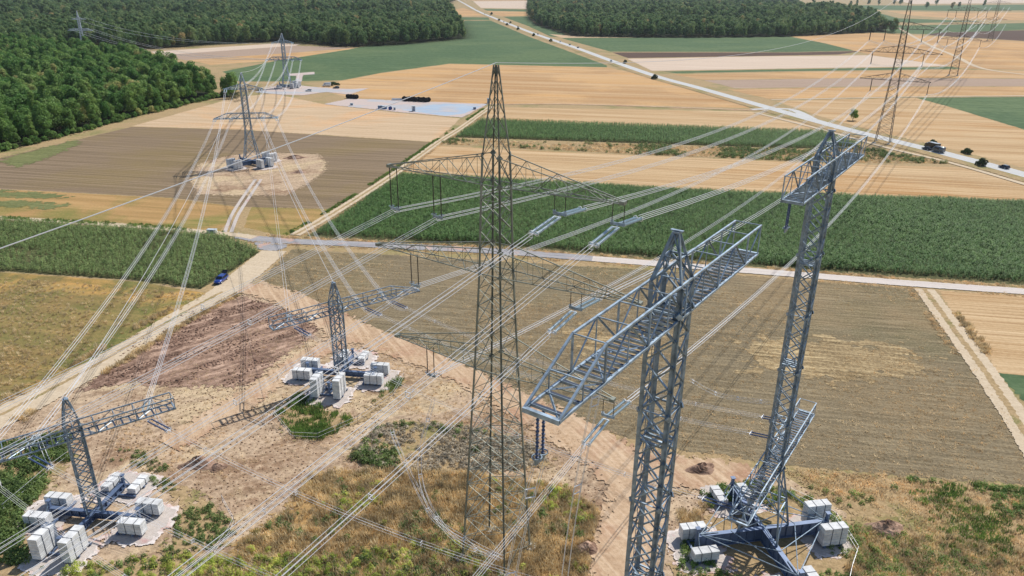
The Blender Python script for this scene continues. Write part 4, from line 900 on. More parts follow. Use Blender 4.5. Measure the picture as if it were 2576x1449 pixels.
def in_view(P, pad=60, z=0.0):
    q = np.column_stack([P[:, 0], P[:, 1], np.full(len(P), z-CAM_H)]); dep = q @ np.array(fwd); u = (q @ np.array(right))/dep*FOCAL+CX; v = -(q @ np.array(up))/dep*FOCAL+CY
    return (dep > 1) & (u > -pad) & (u < 2576+pad) & (v > -pad) & (v < 1449+pad)
def noise2(P, scale, seed):
    """cheap smooth value noise for clumping"""
    rng = np.random.default_rng(seed); T = rng.random((64, 64)); q = P/scale; i = np.floor(q).astype(int); f = q-i; f = f*f*(3-2*f)
    a = T[i[:, 0] % 64, i[:, 1] % 64]; b = T[(i[:, 0]+1) % 64, i[:, 1] % 64]; c = T[i[:, 0] % 64, (i[:, 1]+1) % 64]; d = T[(i[:, 0]+1) % 64, (i[:, 1]+1) % 64]
    return (a*(1-f[:, 0])+b*f[:, 0])*(1-f[:, 1]) + (c*(1-f[:, 0])+d*f[:, 0])*f[:, 1]
def scatter(name, P, meshes, sc, zrot=None, z=0.0, tilt=0.0, label=None):
    """one 'stuff' object: a point mesh whose points carry the plants"""
    n = len(P)
    if n == 0: return None
    me = bpy.data.meshes.new(name); me.vertices.add(n); zz = z if hasattr(z, '__len__') else np.full(n, z)
    me.vertices.foreach_set('co', np.column_stack([P[:, 0], P[:, 1], zz]).astype(np.float32).ravel())
    rot = np.column_stack([RNG.normal(0, tilt+1e-6, n), RNG.normal(0, tilt+1e-6, n), RNG.uniform(0, 6.283, n) if zrot is None else zrot]).astype(np.float32)
    at = me.attributes.new('rot', 'FLOAT_VECTOR', 'POINT'); at.data.foreach_set('vector', rot.ravel())
    at = me.attributes.new('sc', 'FLOAT', 'POINT'); at.data.foreach_set('value', np.asarray(sc, np.float32) if hasattr(sc, '__len__') else np.full(n, sc, np.float32))
    at = me.attributes.new('vi', 'INT', 'POINT'); at.data.foreach_set('value', RNG.integers(0, len(meshes), n).astype(np.int32))
    coll = bpy.data.collections.new(name + '_kinds')
    for m in meshes: coll.objects.link(bpy.data.objects.new(name + '_plant', m))
    ng = bpy.data.node_groups.new(name, 'GeometryNodeTree'); ng.interface.new_socket('Geometry', in_out='INPUT', socket_type='NodeSocketGeometry'); ng.interface.new_socket('Geometry', in_out='OUTPUT', socket_type='NodeSocketGeometry')
    N, L = ng.nodes, ng.links; gi, go = N.new('NodeGroupInput'), N.new('NodeGroupOutput')
    iop = N.new('GeometryNodeInstanceOnPoints'); ci = N.new('GeometryNodeCollectionInfo'); ci.inputs['Collection'].default_value = coll
    ci.inputs['Separate Children'].default_value = True; ci.inputs['Reset Children'].default_value = True; iop.inputs['Pick Instance'].default_value = True
    def attr(nm, ty):
        a = N.new('GeometryNodeInputNamedAttribute'); a.data_type = ty; a.inputs['Name'].default_value = nm
        return next(o for o in a.outputs if o.enabled and o.name == 'Attribute')
    er = N.new('FunctionNodeEulerToRotation'); L.new(attr('rot', 'FLOAT_VECTOR'), er.inputs[0])
    mtp = N.new('GeometryNodeMeshToPoints'); L.new(gi.outputs[0], mtp.inputs[0])
    L.new(mtp.outputs[0], iop.inputs['Points']); L.new(ci.outputs[0], iop.inputs['Instance']); L.new(attr('vi', 'INT'), iop.inputs['Instance Index'])
    L.new(er.outputs[0], iop.inputs['Rotation']); L.new(attr('sc', 'FLOAT'), iop.inputs['Scale']); L.new(iop.outputs[0], go.inputs[0])
    o = link(name, me); md = o.modifiers.new('scatter', 'NODES'); md.node_group = ng; tag(o, label, None, None, 'stuff')
    return o

# forests ------------------------------------------------------------
FA = GP([(-160,420),(0,382),(95,359),(200,332),(330,296),(450,267),(560,241),(600,226)]) + [G(x, y, 13)[:2] for x, y in [(590,205),(560,190),(450,156),(380,132),(200,108),(0,95),(-160,90)]]
FB = GP([(-200,135),(150,130),(380,124),(520,113),(700,105),(800,113),(890,119),(1000,113),(1100,104),(1168,98),(1160,70),(1142,48),(1128,28),(1120,12),(1140,2),(1168,-4),(1168,-10),(600,-16),(-300,-16)])
FC = GP([(1334,50),(1360,66),(1400,78),(1440,91),(1560,94),(1700,95),(1850,94),(1990,92),(2110,86),(2250,79)]) + [G(x, y, 13)[:2] for x, y in [(2250,64),(2200,42),(2144,24),(2000,18),(1884,13),(1760,7),(1717,2)]] + GP([(1700,-6),(1330,-6),(1330,20)])
FD = GP([(1700,10),(1900,11),(2006,12),(2006,6),(1880,2),(1740,0)])
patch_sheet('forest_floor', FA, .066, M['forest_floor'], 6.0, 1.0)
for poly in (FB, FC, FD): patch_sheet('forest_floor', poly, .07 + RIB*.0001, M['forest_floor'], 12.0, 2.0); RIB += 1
def edge_dist(P, poly):
    poly = np.array(poly); best = np.full(len(P), 1e9)
    for i in range(len(poly)):
        a, b = poly[i], poly[(i+1) % len(poly)]; ab = b-a; t = np.clip(((P-a) @ ab)/(ab @ ab+1e-9), 0, 1); best = np.minimum(best, np.linalg.norm(P-a-t[:, None]*ab, axis=1))
    return best
allP = []
pa = fill(FA, 6.2); pa = pa[in_view(pa, 120, 10)]; da = edge_dist(pa, FA); pa = pa[da > 1.5]
d_cam = np.hypot(pa[:, 0], pa[:, 1]); order = np.argsort(d_cam); near, rest = pa[order[:200]], pa[order[200:]]
pb = fill(FB, 9.0); pb = pb[in_view(pb, 60, 10)]; db = np.hypot(pb[:, 0], pb[:, 1]); keep = (db < 1500) | (RNG.random(len(pb)) < .36); pb, db = pb[keep], db[keep]
pc = fill(FC, 9.0); pc = pc[in_view(pc, 60, 10)]; dc = np.hypot(pc[:, 0], pc[:, 1]); keep = (dc < 1500) | (RNG.random(len(pc)) < .36); pc, dc = pc[keep], dc[keep]
pd_ = fill(FD, 22.0)
tf = np.array(FAR); uf = tf/np.linalg.norm(tf); rel = pb - tf; al = rel @ uf; la = np.abs(rel @ np.array([-uf[1], uf[0]])); kp = ~((la < 22) & (al > -150) & (al < 25)); pb, db = pb[kp], db[kp]
fb = pb[:, 1]; edgeB = np.argsort(db)[:50]; edgeC = np.argsort(dc)[:46]
def tree(p, i, s, crown, label, group, cat='tree', name='broadleaf_tree', sq_=1.0):
    r = empty(name, (p[0], p[1], 0), random.uniform(0, 6.28)); r.scale = (s*sq_, s*sq_, s); tag(r, label, cat, group)
    link('trunk', TRUNK[i % 5], r); link('crown', crown[i], r); return r
def ordinal(n): return f'{n}' + ('th' if 10 <= n % 100 <= 20 else {1: 'st', 2: 'nd', 3: 'rd'}.get(n % 10, 'th'))
def screen_x(P): q = np.column_stack([P[:, 0], P[:, 1], np.full(len(P), -CAM_H)]); return (q @ np.array(right))/(q @ np.array(fwd))
near = near[np.argsort(screen_x(near))]; dn = edge_dist(near, FA[:8] + [FA[7]]) if False else np.min([np.linalg.norm(near-a-np.clip(((near-a) @ (b-a))/((b-a) @ (b-a)), 0, 1)[:, None]*(b-a), axis=1) for a, b in zip(FA[:7], FA[1:8])], axis=0)
kf = 0
for p, dd in zip(near, dn):
    if dd < 6.5: kf += 1; lab = f'front-row tree of the near left wood, {ordinal(kf)} from the left'
    else: lab = 'broadleaf tree standing behind the front row of the near left wood'
    tree(p, random.randrange(8), random.uniform(.62, 1.22), CROWN_N, lab, 'trees of the near wood', sq_=random.uniform(.9, 1.1))
for n_, k in enumerate(sorted(edgeB, key=lambda i: screen_x(pb[i:i+1])[0])): tree(pb[k], random.randrange(8), random.uniform(1.1, 1.4), CROWN, f'edge tree of the wood behind the beet field, {ordinal(n_+1)} from the left', 'trees on the back wood edge')
for n_, k in enumerate(sorted(edgeC, key=lambda i: screen_x(pc[i:i+1])[0])): tree(pc[k], random.randrange(8), random.uniform(1.05, 1.35), CROWN, f'edge tree of the wood right of the road, {ordinal(n_+1)} from the left', 'trees on the right wood edge')
scatter('near_wood', rest, CROWN_N, RNG.uniform(.65, 1.25, len(rest)), label='dense green treetops of the near wood at left')
mB = np.ones(len(pb), bool); mB[edgeB] = False; mC = np.ones(len(pc), bool); mC[edgeC] = False
scatter('back_wood', pb[mB], CROWN, np.where(db[mB] < 1500, 1.25, 1.75)*RNG.uniform(.65, 1.25, mB.sum()), label='large wood stretching to the top edge behind the fields')
scatter('right_wood', pc[mC], CROWN, np.where(dc[mC] < 1500, 1.2, 1.7)*RNG.uniform(.65, 1.25, mC.sum()), label='wood on the right of the main road')
scatter('distant_wood', pd_, CROWN, RNG.uniform(1.5, 2.2, len(pd_)), label='strip of distant wood at the top edge')
print('trees', len(near), len(rest), len(pb), len(pc), len(pd_))
# bushes along the near wood's edge
BUSH = [crown_mesh('foliage', M['leaf_near'], 50+i, H=3.0, R=1.9, base=.2, lobes=9, n=600, leaf=.24, low=True) for i in range(3)]
BUSH_D = [crown_mesh('foliage', M['leaf_dark'], 60+i, H=3.0, R=1.7, base=.1, lobes=12, n=1100, leaf=.2, low=True) for i in range(3)]
BSTEM = MB().tube([(0, 0, -.1), (.1, 0, .8), (.1, .1, 1.8)], [.12, .09, .03], 5).tube([(0, 0, .2), (-.4, .2, 1.4)], [.07, .02], 4).mesh('stem', M['bark'])
ed = np.array(FA[:8]); E_ = []
for a, b in zip(ed[:-1], ed[1:]):
    L_ = np.linalg.norm(b-a)
    for t in np.arange(0, 1, 2.6/L_): E_.append(a+(b-a)*t+RNG.normal(0, 1.2, 2))
E_ = np.array(E_); scatter('wood_edge_scrub', E_, BUSH, RNG.uniform(.5, 1.5, len(E_)), label='scrub along the foot of the near wood')
def bush(px, s, label, sx=1.0, rz=0.0, lib=None, group='bushes along the main road'):
    p = G(*px); r = empty('roadside_bush', p, rz); r.scale = (s*sx, s, s); tag(r, label, 'bush', group); link('stem', BSTEM, r); link('foliage', (lib or BUSH_D)[random.randrange(3)], r); return r
RAZ = math.atan2((RPTS[13]-RPTS[12])[1], (RPTS[13]-RPTS[12])[0])
bush((2469,418), 1.15, 'round dark bush on the near verge by the right edge', 1.3, RAZ)
bush((2433,388), .9, 'long clipped bush on the far verge right of the dark lorry', 1.9, RAZ)
bush((2345,366), .95, 'dark bush on the far verge just behind the dark lorry', 1.4, RAZ)
bush((1647,199), 1.25, 'oblong dark bush on the near verge at the bend of the stubble field', 1.8, RAZ)
for k, (x, y, s) in enumerate([(1573,160,1.2), (1385,105,1.35), (1343,91,1.4), (1303,75,1.5), (1275,64,1.5), (1255,52.5,1.5), (1284,58,1.2), (1237,37,2.0)]):
    bush((x, y), s, ['single dark bush on the far verge opposite the white car', 'roadside bush, nearest of the row climbing to the horizon', 'roadside bush, second of the row climbing to the horizon', 'roadside bush, third of the row climbing to the horizon', 'roadside bush, fourth of the row climbing to the horizon', 'roadside bush, fifth of the row climbing to the horizon', 'small bush on the far verge near the distant cars', 'farthest bush by the road near the top edge'][k])
p = G(2145, 303); tree(p, 4, .5, CROWN_N, 'small lone tree in the pale stubble beside the road', 'lone trees', sq_=1.25)
for k, (x, y, s) in enumerate(sorted([(2185,13,1.6), (2250,13,1.9), (2155,13,1.4), (2210,14,1.5), (2290,13,1.2), (2355,14,2.0), (2412,20,1.5), (2330,22,1.7), (2140,14,1.3), (2265,14,2.1), (2395,24,1.9), (2475,18,1.8)])):
    tree(G(x, y), k % 5, s, CROWN, f'lone tree on far farmland at the top right, {ordinal(k+1)} from the left', 'far lone trees')

# maize -----------------------------------------------------------------
def maize_mesh(name, mat, seed, H=2.0, leaves=6):
    rng = random.Random(seed); v = []; f = []
    for k in range(3):          # stalk clump of three plants
        ox, oy = rng.uniform(-.3, .3), rng.uniform(-.3, .3); hh = H*rng.uniform(.85, 1.1)
        for i in range(leaves):
            a = rng.uniform(0, 6.28); z = hh*(.25+.7*i/leaves); l = rng.uniform(.3, .6); w = .1; c, s = math.cos(a), math.sin(a); o = len(v)
            for t, dz in ((0, 0), (.5, .32), (1, .05)): v += [(ox+c*l*t-s*w*(1-t*.8), oy+s*l*t+c*w*(1-t*.8), z+dz*l), (ox+c*l*t+s*w*(1-t*.8), oy+s*l*t-c*w*(1-t*.8), z+dz*l+.03)]
            f += [(o, o+1, o+3, o+2), (o+2, o+3, o+5, o+4)]
    return np_mesh(name, np.array(v), np.array(f), mat)
MZ = [maize_mesh('maize', M['maize_leaf'], i) for i in range(4)]; MZD = [maize_mesh('maize', M['maize_dry'], 20+i, 1.7, 6) for i in range(4)]
FM = GP([(1006,438),(1800,483),(2576,508),(2660,512),(2660,724),(2576,714),(1900,668),(1250,618),(776,594)])
pm = fill(FM, (.62, .7), .35, ROW_A); pm = pm[in_view(pm, 40)]; em = edge_dist(pm, FM); pm = pm[(em > 2.5) | (RNG.random(len(pm)) < em/2.5)]
em = edge_dist(pm, FM); scatter('maize_field', pm, MZ, RNG.uniform(.6, 1.15, len(pm))*np.clip(.55+em/6, .55, 1)*(.8+.35*noise2(pm, 18, 8)), label='dark green maize field across the middle right')
FM2 = GP([(1212,304),(2066,334),(2165,367),(2010,373),(1146,345)])
pm2 = fill(FM2, (1.2, .8), .3, ROW_A); scatter('maize_strip', pm2, MZ, RNG.uniform(.8, 1.2, len(pm2)), label='strip of green maize between two stubble fields')
FM3 = GP([(-60,551),(0,555),(300,573),(560,594),(655,634),(600,671),(505,726),(330,703),(0,680),(-60,674)])
pm3 = fill(FM3, (.95, .8), .3, ROW_A); pm3 = pm3[in_view(pm3, 30)]; nz = noise2(pm3, 14, 3); pm3 = pm3[(nz > .2) | (RNG.random(len(pm3)) < .5)]
scatter('maize_field', pm3, MZD, RNG.uniform(.7, 1.1, len(pm3)), label='thin dusty maize field at the left edge')
print('maize', len(pm), len(pm2), len(pm3))

# grasses and weeds -------------------------------------------------------
def tuft_mesh(name, mat, seed, n=26, H=.8, R=.45, w=.03, lean=.45):
    rng = np.random.default_rng(seed); v = []; f = []
    for i in range(n):
        a, q = rng.uniform(0, 6.28), R*math.sqrt(rng.random()); x, y = q*math.cos(a), q*math.sin(a); h = H*rng.uniform(.5, 1.1); b = rng.uniform(0, 6.28); l = lean*h*rng.uniform(.3, 1.2)
        dx, dy = math.cos(b), math.sin(b); o = len(v); ww = w*rng.uniform(.7, 1.5)
        v += [(x-dy*ww, y+dx*ww, 0), (x+dy*ww, y-dx*ww, 0), (x+dx*l*.4+dy*ww, y+dy*l*.4-dx*ww, h*.6), (x+dx*l*.4-dy*ww, y+dy*l*.4+dx*ww, h*.6), (x+dx*l, y+dy*l, h), (x+dx*l+.005, y+dy*l, h)]
        f += [(o, o+1, o+2, o+3), (o+3, o+2, o+4, o+5)]
    return np_mesh(name, np.array(v), np.array(f), mat)
def weed_mesh(name, mat, seed, H=1.0, R=.55, n=60, leaf=.12):
    rng = np.random.default_rng(seed); d = rng.normal(size=(n, 3)); d /= np.linalg.norm(d, axis=1)[:, None]; d[:, 2] = abs(d[:, 2]); P = d*np.array([R, R, H])*rng.uniform(.5, 1, n)[:, None]
    Nn = d+rng.normal(size=(n, 3))*.5+np.array([0, 0, .4]); Nn /= np.linalg.norm(Nn, axis=1)[:, None]; v, f = leaf_quads(P, Nn, leaf, rng); return np_mesh(name, v, f, mat)
TU = {k: [tuft_mesh(k, M[m], 70+i*7, *a) for i in range(3)] for k, m, a in (('dry', 'dry_blade', (30, .8, .5, .03)), ('straw', 'straw_blade', (22, .45, .45, .025)), ('green', 'green_blade', (30, .6, .5, .035)), ('lowstraw', 'straw_blade', (14, .22, .4, .03)))}
WD = {k: [weed_mesh(k, M[m], 90+i*5, *a) for i in range(3)] for k, m, a in (('lime', 'lime_blade', (1.3, .7, 90, .12)), ('dark', 'dark_blade', (.9, .6, 60, .12)), ('grey', 'grey_blade', (.6, .55, 45, .11)), ('green', 'green_blade', (.8, .55, 60, .1)))}
def zone(px, sp, kind, lib, s0, s1, name, label, clump=None, thr=.5, soft=.12, tilt=.1, seed=1):
    P = fill(GP(px), sp); P = P[in_view(P, 50)]
    if clump: nz = noise2(P, clump, seed)*.65 + noise2(P, clump*.35, seed+1)*.35; P = P[nz > thr + RNG.normal(0, soft, len(P))]
    # keep plants off the gravel pads and girders
    for c, r in ((LEFT, 8.4), (MID, 8.4), (RIGHT, 8.0)): P = P[np.hypot(P[:, 0]-c[0], P[:, 1]-c[1]) > r] if len(P) else P
    return scatter(name, P, lib[kind], RNG.uniform(s0, s1, len(P)), tilt=tilt, label=label)
DRYZ = [(790,1192),(960,1180),(1180,1194),(1420,1225),(1510,1290),(1490,1340),(1480,1470),(480,1470),(560,1400),(700,1300)]
zone(DRYZ, .5, 'dry', TU, .6, 1.3, 'dry_grass', 'tall orange dry grass around the foot of the central pylon', 9, .3, .15, seed=4)
zone(DRYZ, .9, 'lime', WD, .5, 1.0, 'lime_weeds', 'bright yellow-green weeds among the dry grass', 7, .62, .08, seed=9)
zone(DRYZ, .9, 'dark', WD, .5, 1.2, 'dark_weeds', 'dark green weeds among the dry grass', 6, .66, .08, seed=13)
zone([(180,1425),(420,1395),(620,1412),(800,1395),(1000,1375),(1150,1360),(1220,1400),(1240,1490),(100,1490)], .7, 'lime', WD, .4, .9, 'lime_weeds', 'bright yellow-green weeds along the bottom edge', 8, .38, .15, seed=21)
zone([(0,1395),(200,1430),(420,1385),(620,1405),(800,1395),(1000,1380),(1150,1370),(1220,1400),(1240,1490),(-100,1490)], .8, 'dark', WD, .5, 1.1, 'dark_weeds', 'dark weeds along the bottom edge', 8, .5, .15, seed=23)
zone([(955,1072),(1050,1062),(1180,1075),(1350,1120),(1390,1172),(1180,1192),(960,1180),(870,1150)], .55, 'grey', WD, .6, 1.3, 'withered_weeds', 'grey withered weeds left of the central pylon', 8, .36, .15, seed=31)
zone([(955,1072),(1050,1062),(1180,1075),(1350,1120),(1390,1172),(1180,1192),(960,1180),(870,1150)], .7, 'dark', WD, .6, 1.4, 'dark_weeds', 'dark weeds among the withered patch', 7, .62, .08, seed=33)
RZ_ = [(1960,1178),(2200,1196),(2576,1228),(2660,1250),(2660,1490),(2160,1490),(2140,1290)]
zone(RZ_, .6, 'straw', TU, .6, 1.4, 'straw_grass', 'pale straw grass on the rough ground at lower right', 10, .38, .15, seed=41)
zone(RZ_, .75, 'green', WD, .6, 1.3, 'green_weeds', 'green weeds on the rough ground at lower right', 9, .6, .08, seed=43)
zone(RZ_, .7, 'green', TU, .6, 1.3, 'green_grass', 'green grass tufts on the rough ground at lower right', 12, .62, .07, seed=47)
zone([(2160,1330),(2400,1350),(2660,1410),(2660,1490),(2120,1490)], .5, 'dry', TU, .6, 1.2, 'dry_grass', 'orange dry grass at the lower right corner', 9, .42, .12, seed=51)
zone([(1690,1240),(1760,1230),(1790,1290),(1720,1360),(1700,1449),(1740,1490),(1980,1490),(2200,1490),(2140,1330),(2060,1260),(1960,1230),(1900,1210)], .6, 'green', WD, .6, 1.3, 'green_weeds', 'green weeds around the right tower base', 6, .42, .12, seed=55)
zone([(1700,1290),(1790,1260),(1900,1300),(1860,1400),(1760,1380)], .5, 'dry', TU, .7, 1.2, 'dry_grass', 'orange dry grass beside the right tower girders', 5, .4, .12, seed=57)
zone([(-60,1130),(170,1090),(190,1150),(60,1290),(70,1420),(-60,1420)], .6, 'dark', WD, .7, 1.5, 'dark_weeds', 'dark weeds at the left edge behind the lower left tower', 6, .5, .12, seed=61)
zone([(-60,1130),(170,1090),(190,1150),(60,1290),(70,1420),(-60,1420)], .7, 'green', TU, .7, 1.5, 'green_grass', 'green grass at the left edge', 5, .5, .14, seed=63)
zone([(340,1180),(470,1230),(560,1290),(590,1340),(540,1390),(380,1400),(440,1330),(430,1280),(410,1240)], .55, 'dark', WD, .35, .9, 'dark_weeds', 'dark weeds right of the lower left tower pads', 4, .54, .1, seed=65)
zone([(690,1040),(760,985),(830,1040),(900,1050),(1000,945),(1016,958),(940,1040),(810,1105),(740,1100)], .5, 'green', TU, .7, 1.4, 'green_grass', 'green grass fringe in front of the middle T tower', 4, .5, .14, seed=67)
zone([(300,1060),(460,1040),(640,1010),(560,1160),(430,1190),(230,1160)], .9, 'straw', TU, .4, .9, 'straw_grass', 'sparse straw grass on the bare site', 9, .5, .1, seed=71)
zone([(240,1140),(330,1130),(400,1150),(430,1190),(330,1180),(280,1160)], .7, 'dark', WD, .4, .9, 'dark_weeds', 'small weeds behind the lower left tower', 4, .55, .1, seed=73)
zone([(900,840),(1100,920),(1330,1040),(1480,1120),(1380,1160),(1180,1070),(1000,1040),(960,900)], .8, 'straw', TU, .3, .8, 'straw_grass', 'thin straw stubble left of the haul road', 10, .4, .15, seed=75)
BF = [(735,627),(1100,648),(1900,695),(2335,730),(2450,910),(2576,1090),(2640,1230),(2576,1222),(2200,1192),(1950,1168),(1700,1130),(1500,1080),(1330,1005),(1080,880),(900,808),(655,702)]
zone(BF, .9, 'lowstraw', TU, .6, 1.5, 'stubble_remains', 'short straw left on the brown harrowed field', 24, .47, .12, seed=77)
zone([(0,700),(330,722),(520,742),(430,798),(240,900),(0,1005)], .8, 'dry', TU, .35, .8, 'ripe_grass', 'ripe grass on the field at the left edge', 20, .42, .2, seed=79)
zone([(1136,350),(2050,378),(2180,372),(2395,412),(2100,409),(1600,388),(1108,362)], 1.0, 'straw', TU, .8, 2.0, 'straw_grass', 'tall pale grass on the strip beside the maize', 16, .35, .15, seed=81)
zone([(1136,350),(2050,378),(2180,372),(2395,412),(2100,409),(1600,388),(1108,362)], 1.4, 'dark', WD, .9, 2.0, 'dark_weeds', 'dark weeds on the strip beside the maize', 16, .55, .1, seed=83)

def verge(px, off, width, sp, kind, lib, s0, s1, name, label):
    P = [np.array(p) for p in GP(px)]; out = []
    for a, b in zip(P[:-1], P[1:]):
        d = np.linalg.norm(b-a); u = (b-a)/d; n = np.array([-u[1], u[0]]); k = int(d/sp*2)
        if k < 1: continue
        t = RNG.uniform(0, d, k); o = off + RNG.normal(0, width/2, k); out.append(a + u*t[:, None] + n*o[:, None])
    Q = np.concatenate(out); Q = Q[in_view(Q, 30)]; Q = Q[noise2(Q, 9, 3) > .32]; scatter(name, Q, lib[kind], RNG.uniform(s0, s1, len(Q)), tilt=.1, label=label)
CT = [(640,600),(720,607),(900,615),(1250,633),(1500,652),(1900,683),(2250,711),(2576,734),(2640,738)]
verge(CT, 3.2, 1.2, .35, 'straw', TU, .5, 1.3, 'verge_grass', 'pale grass between the concrete track and the maize')
verge(CT, -3.0, 1.0, .5, 'straw', TU, .4, 1.0, 'verge_grass', 'pale grass on the near side of the concrete track')
DT = [(742,592),(840,536),(985,443),(1100,360),(1160,322),(1235,268)]
for o in (-2.6, 2.6): verge(DT, o, .9, .5, 'straw' if o < 0 else 'green', TU, .5, 1.2, 'verge_grass', 'grass along the straight field track, ' + ('right side' if o < 0 else 'left side'))
RT2 = [(2325,728),(2400,830),(2480,940),(2576,1085),(2650,1205)]
for o in (-3.2, 3.2): verge(RT2, o, 1.0, .35, 'dry' if o > 0 else 'straw', TU, .5, 1.2, 'verge_grass', 'grass along the dirt track at the right edge, ' + ('right side' if o > 0 else 'left side'))
LT2 = [(560,735),(430,806),(240,920),(0,1046)]
for o in (-4.2, 4.0): verge(LT2, o, 1.0, .35, 'dry', TU, .5, 1.2, 'verge_grass', 'dry grass along the left dirt track, ' + ('field side' if o > 0 else 'site side'))
verge([(-60,545),(300,564),(560,585)], 0, 1.6, .5, 'green', TU, .6, 1.3, 'verge_grass', 'green grass along the track above the left maize')
def clod_mesh(name, mat, seed):
    rng = np.random.default_rng(seed); t = (1+5**.5)/2
    v = np.array([(-1,t,0),(1,t,0),(-1,-t,0),(1,-t,0),(0,-1,t),(0,1,t),(0,-1,-t),(0,1,-t),(t,0,-1),(t,0,1),(-t,0,-1),(-t,0,1)])/1.9*rng.uniform(.65, 1.25, (12, 1))*np.array([1, .8, .55])
    f = np.array([(0,11,5),(0,5,1),(0,1,7),(0,7,10),(0,10,11),(1,5,9),(5,11,4),(11,10,2),(10,7,6),(7,1,8),(3,9,4),(3,4,2),(3,2,6),(3,6,8),(3,8,9),(4,9,5),(2,4,11),(6,2,10),(8,6,7),(9,8,1)])
    return np_mesh(name, v, f, mat)
M['clod'] = simple('soil_clod', (150, 122, 100), .95, 0, .35, .5, .1); M['clod_dark'] = simple('dark_clod', (128, 102, 88), .95, 0, .35, .5, .1)
CL = {'pale': [clod_mesh('clod', M['clod'], i) for i in range(3)], 'dark': [clod_mesh('clod', M['clod_dark'], 9+i) for i in range(3)]}
TS = [(505,762),(620,748),(700,772),(790,790),(800,830),(700,905),(640,970),(470,975),(330,960),(200,985),(330,870)]
P = fill(GP(TS), .55); ax = ROW_A+.95; u = P @ np.array([math.cos(ax), math.sin(ax)]); w = P @ np.array([-math.sin(ax), math.cos(ax)])
nz = noise2(np.column_stack([u/3.2, w/1.1]), 2.0, 5); keep = nz > .52 + RNG.normal(0, .06, len(P)); scatter('topsoil_clods', P[keep], CL['dark'], RNG.uniform(.12, .42, keep.sum()), tilt=.5, label='rows of dark clods on the spread topsoil')
zone([(600,742),(760,745),(900,815),(1330,1020),(1720,1150),(1960,1180),(2140,1290),(2160,1490),(-60,1490),(-60,1110),(160,985)], .8, 'pale', CL, .06, .24, 'soil_clods', 'loose clods scattered over the bare site', 9, .42, .15, .5, seed=91)
zone([(300,1060),(640,760),(900,830),(1330,1030),(1500,1130),(1400,1200),(700,1300),(560,1300),(430,1180)], 1.0, 'lowstraw', TU, .5, 1.2, 'site_straw', 'thin dead grass over the bare site', 7, .5, .12, seed=93)

# ------------------------------------------------------------------ vehicles
def paint(name, rgb): 
    m = simple(name, rgb, .28, .25, 0, 1, .6); m.node_tree.nodes['Principled BSDF'].inputs['Coat Weight'].default_value = .6; return m
M['car_blue'] = paint('blue_paint', (24, 62, 150)); M['car_navy'] = paint('navy_paint', (30, 38, 62)); M['car_white'] = paint('white_car_paint', (226, 228, 230)); M['car_grey'] = paint('grey_paint', (96, 102, 110)); M['car_black'] = paint('black_paint', (26, 28, 32)); M['car_silver'] = paint('silver_paint', (176, 180, 186))
M['lamp_red'] = simple('red_lens', (130, 18, 18), .25); M['lamp_clear'] = simple('clear_lens', (210, 214, 220), .15)
def loft(mb, secs, mi=0):
    """secs: list of lists of points, same count; closed sections"""
    n = len(secs[0]); o = len(mb.v)
    for s_ in secs: mb.v += [tuple(p) for p in s_]
    for i in range(len(secs)-1):
        for k in range(n): mb.f.append((o+i*n+k, o+i*n+(k+1) % n, o+(i+1)*n+(k+1) % n, o+(i+1)*n+k)); mb.mi.append(mi)
    mb.f.append(tuple(o+k for k in range(n))[::-1]); mb.f.append(tuple(o+(len(secs)-1)*n+k for k in range(n))); mb.mi += [mi, mi]
def wheels(root, xs, y, r, w=.22, rim='steel'):
    for x in xs:
        for s in (-1, 1):
            t = MB().lathe([(-w/2, r*.7), (-w/2, r*.94), (-w*.3, r), (w*.3, r), (w/2, r*.94), (w/2, r*.7)], (x, s*y, r), (0, s, 0), 16).build('wheel', M['black'], root)
            MB().lathe([(w*.42, r*.66), (w*.52, r*.62), (w*.54, r*.2)], (x, s*y, r), (0, s, 0), 12).build('rim', M['alu'], t)
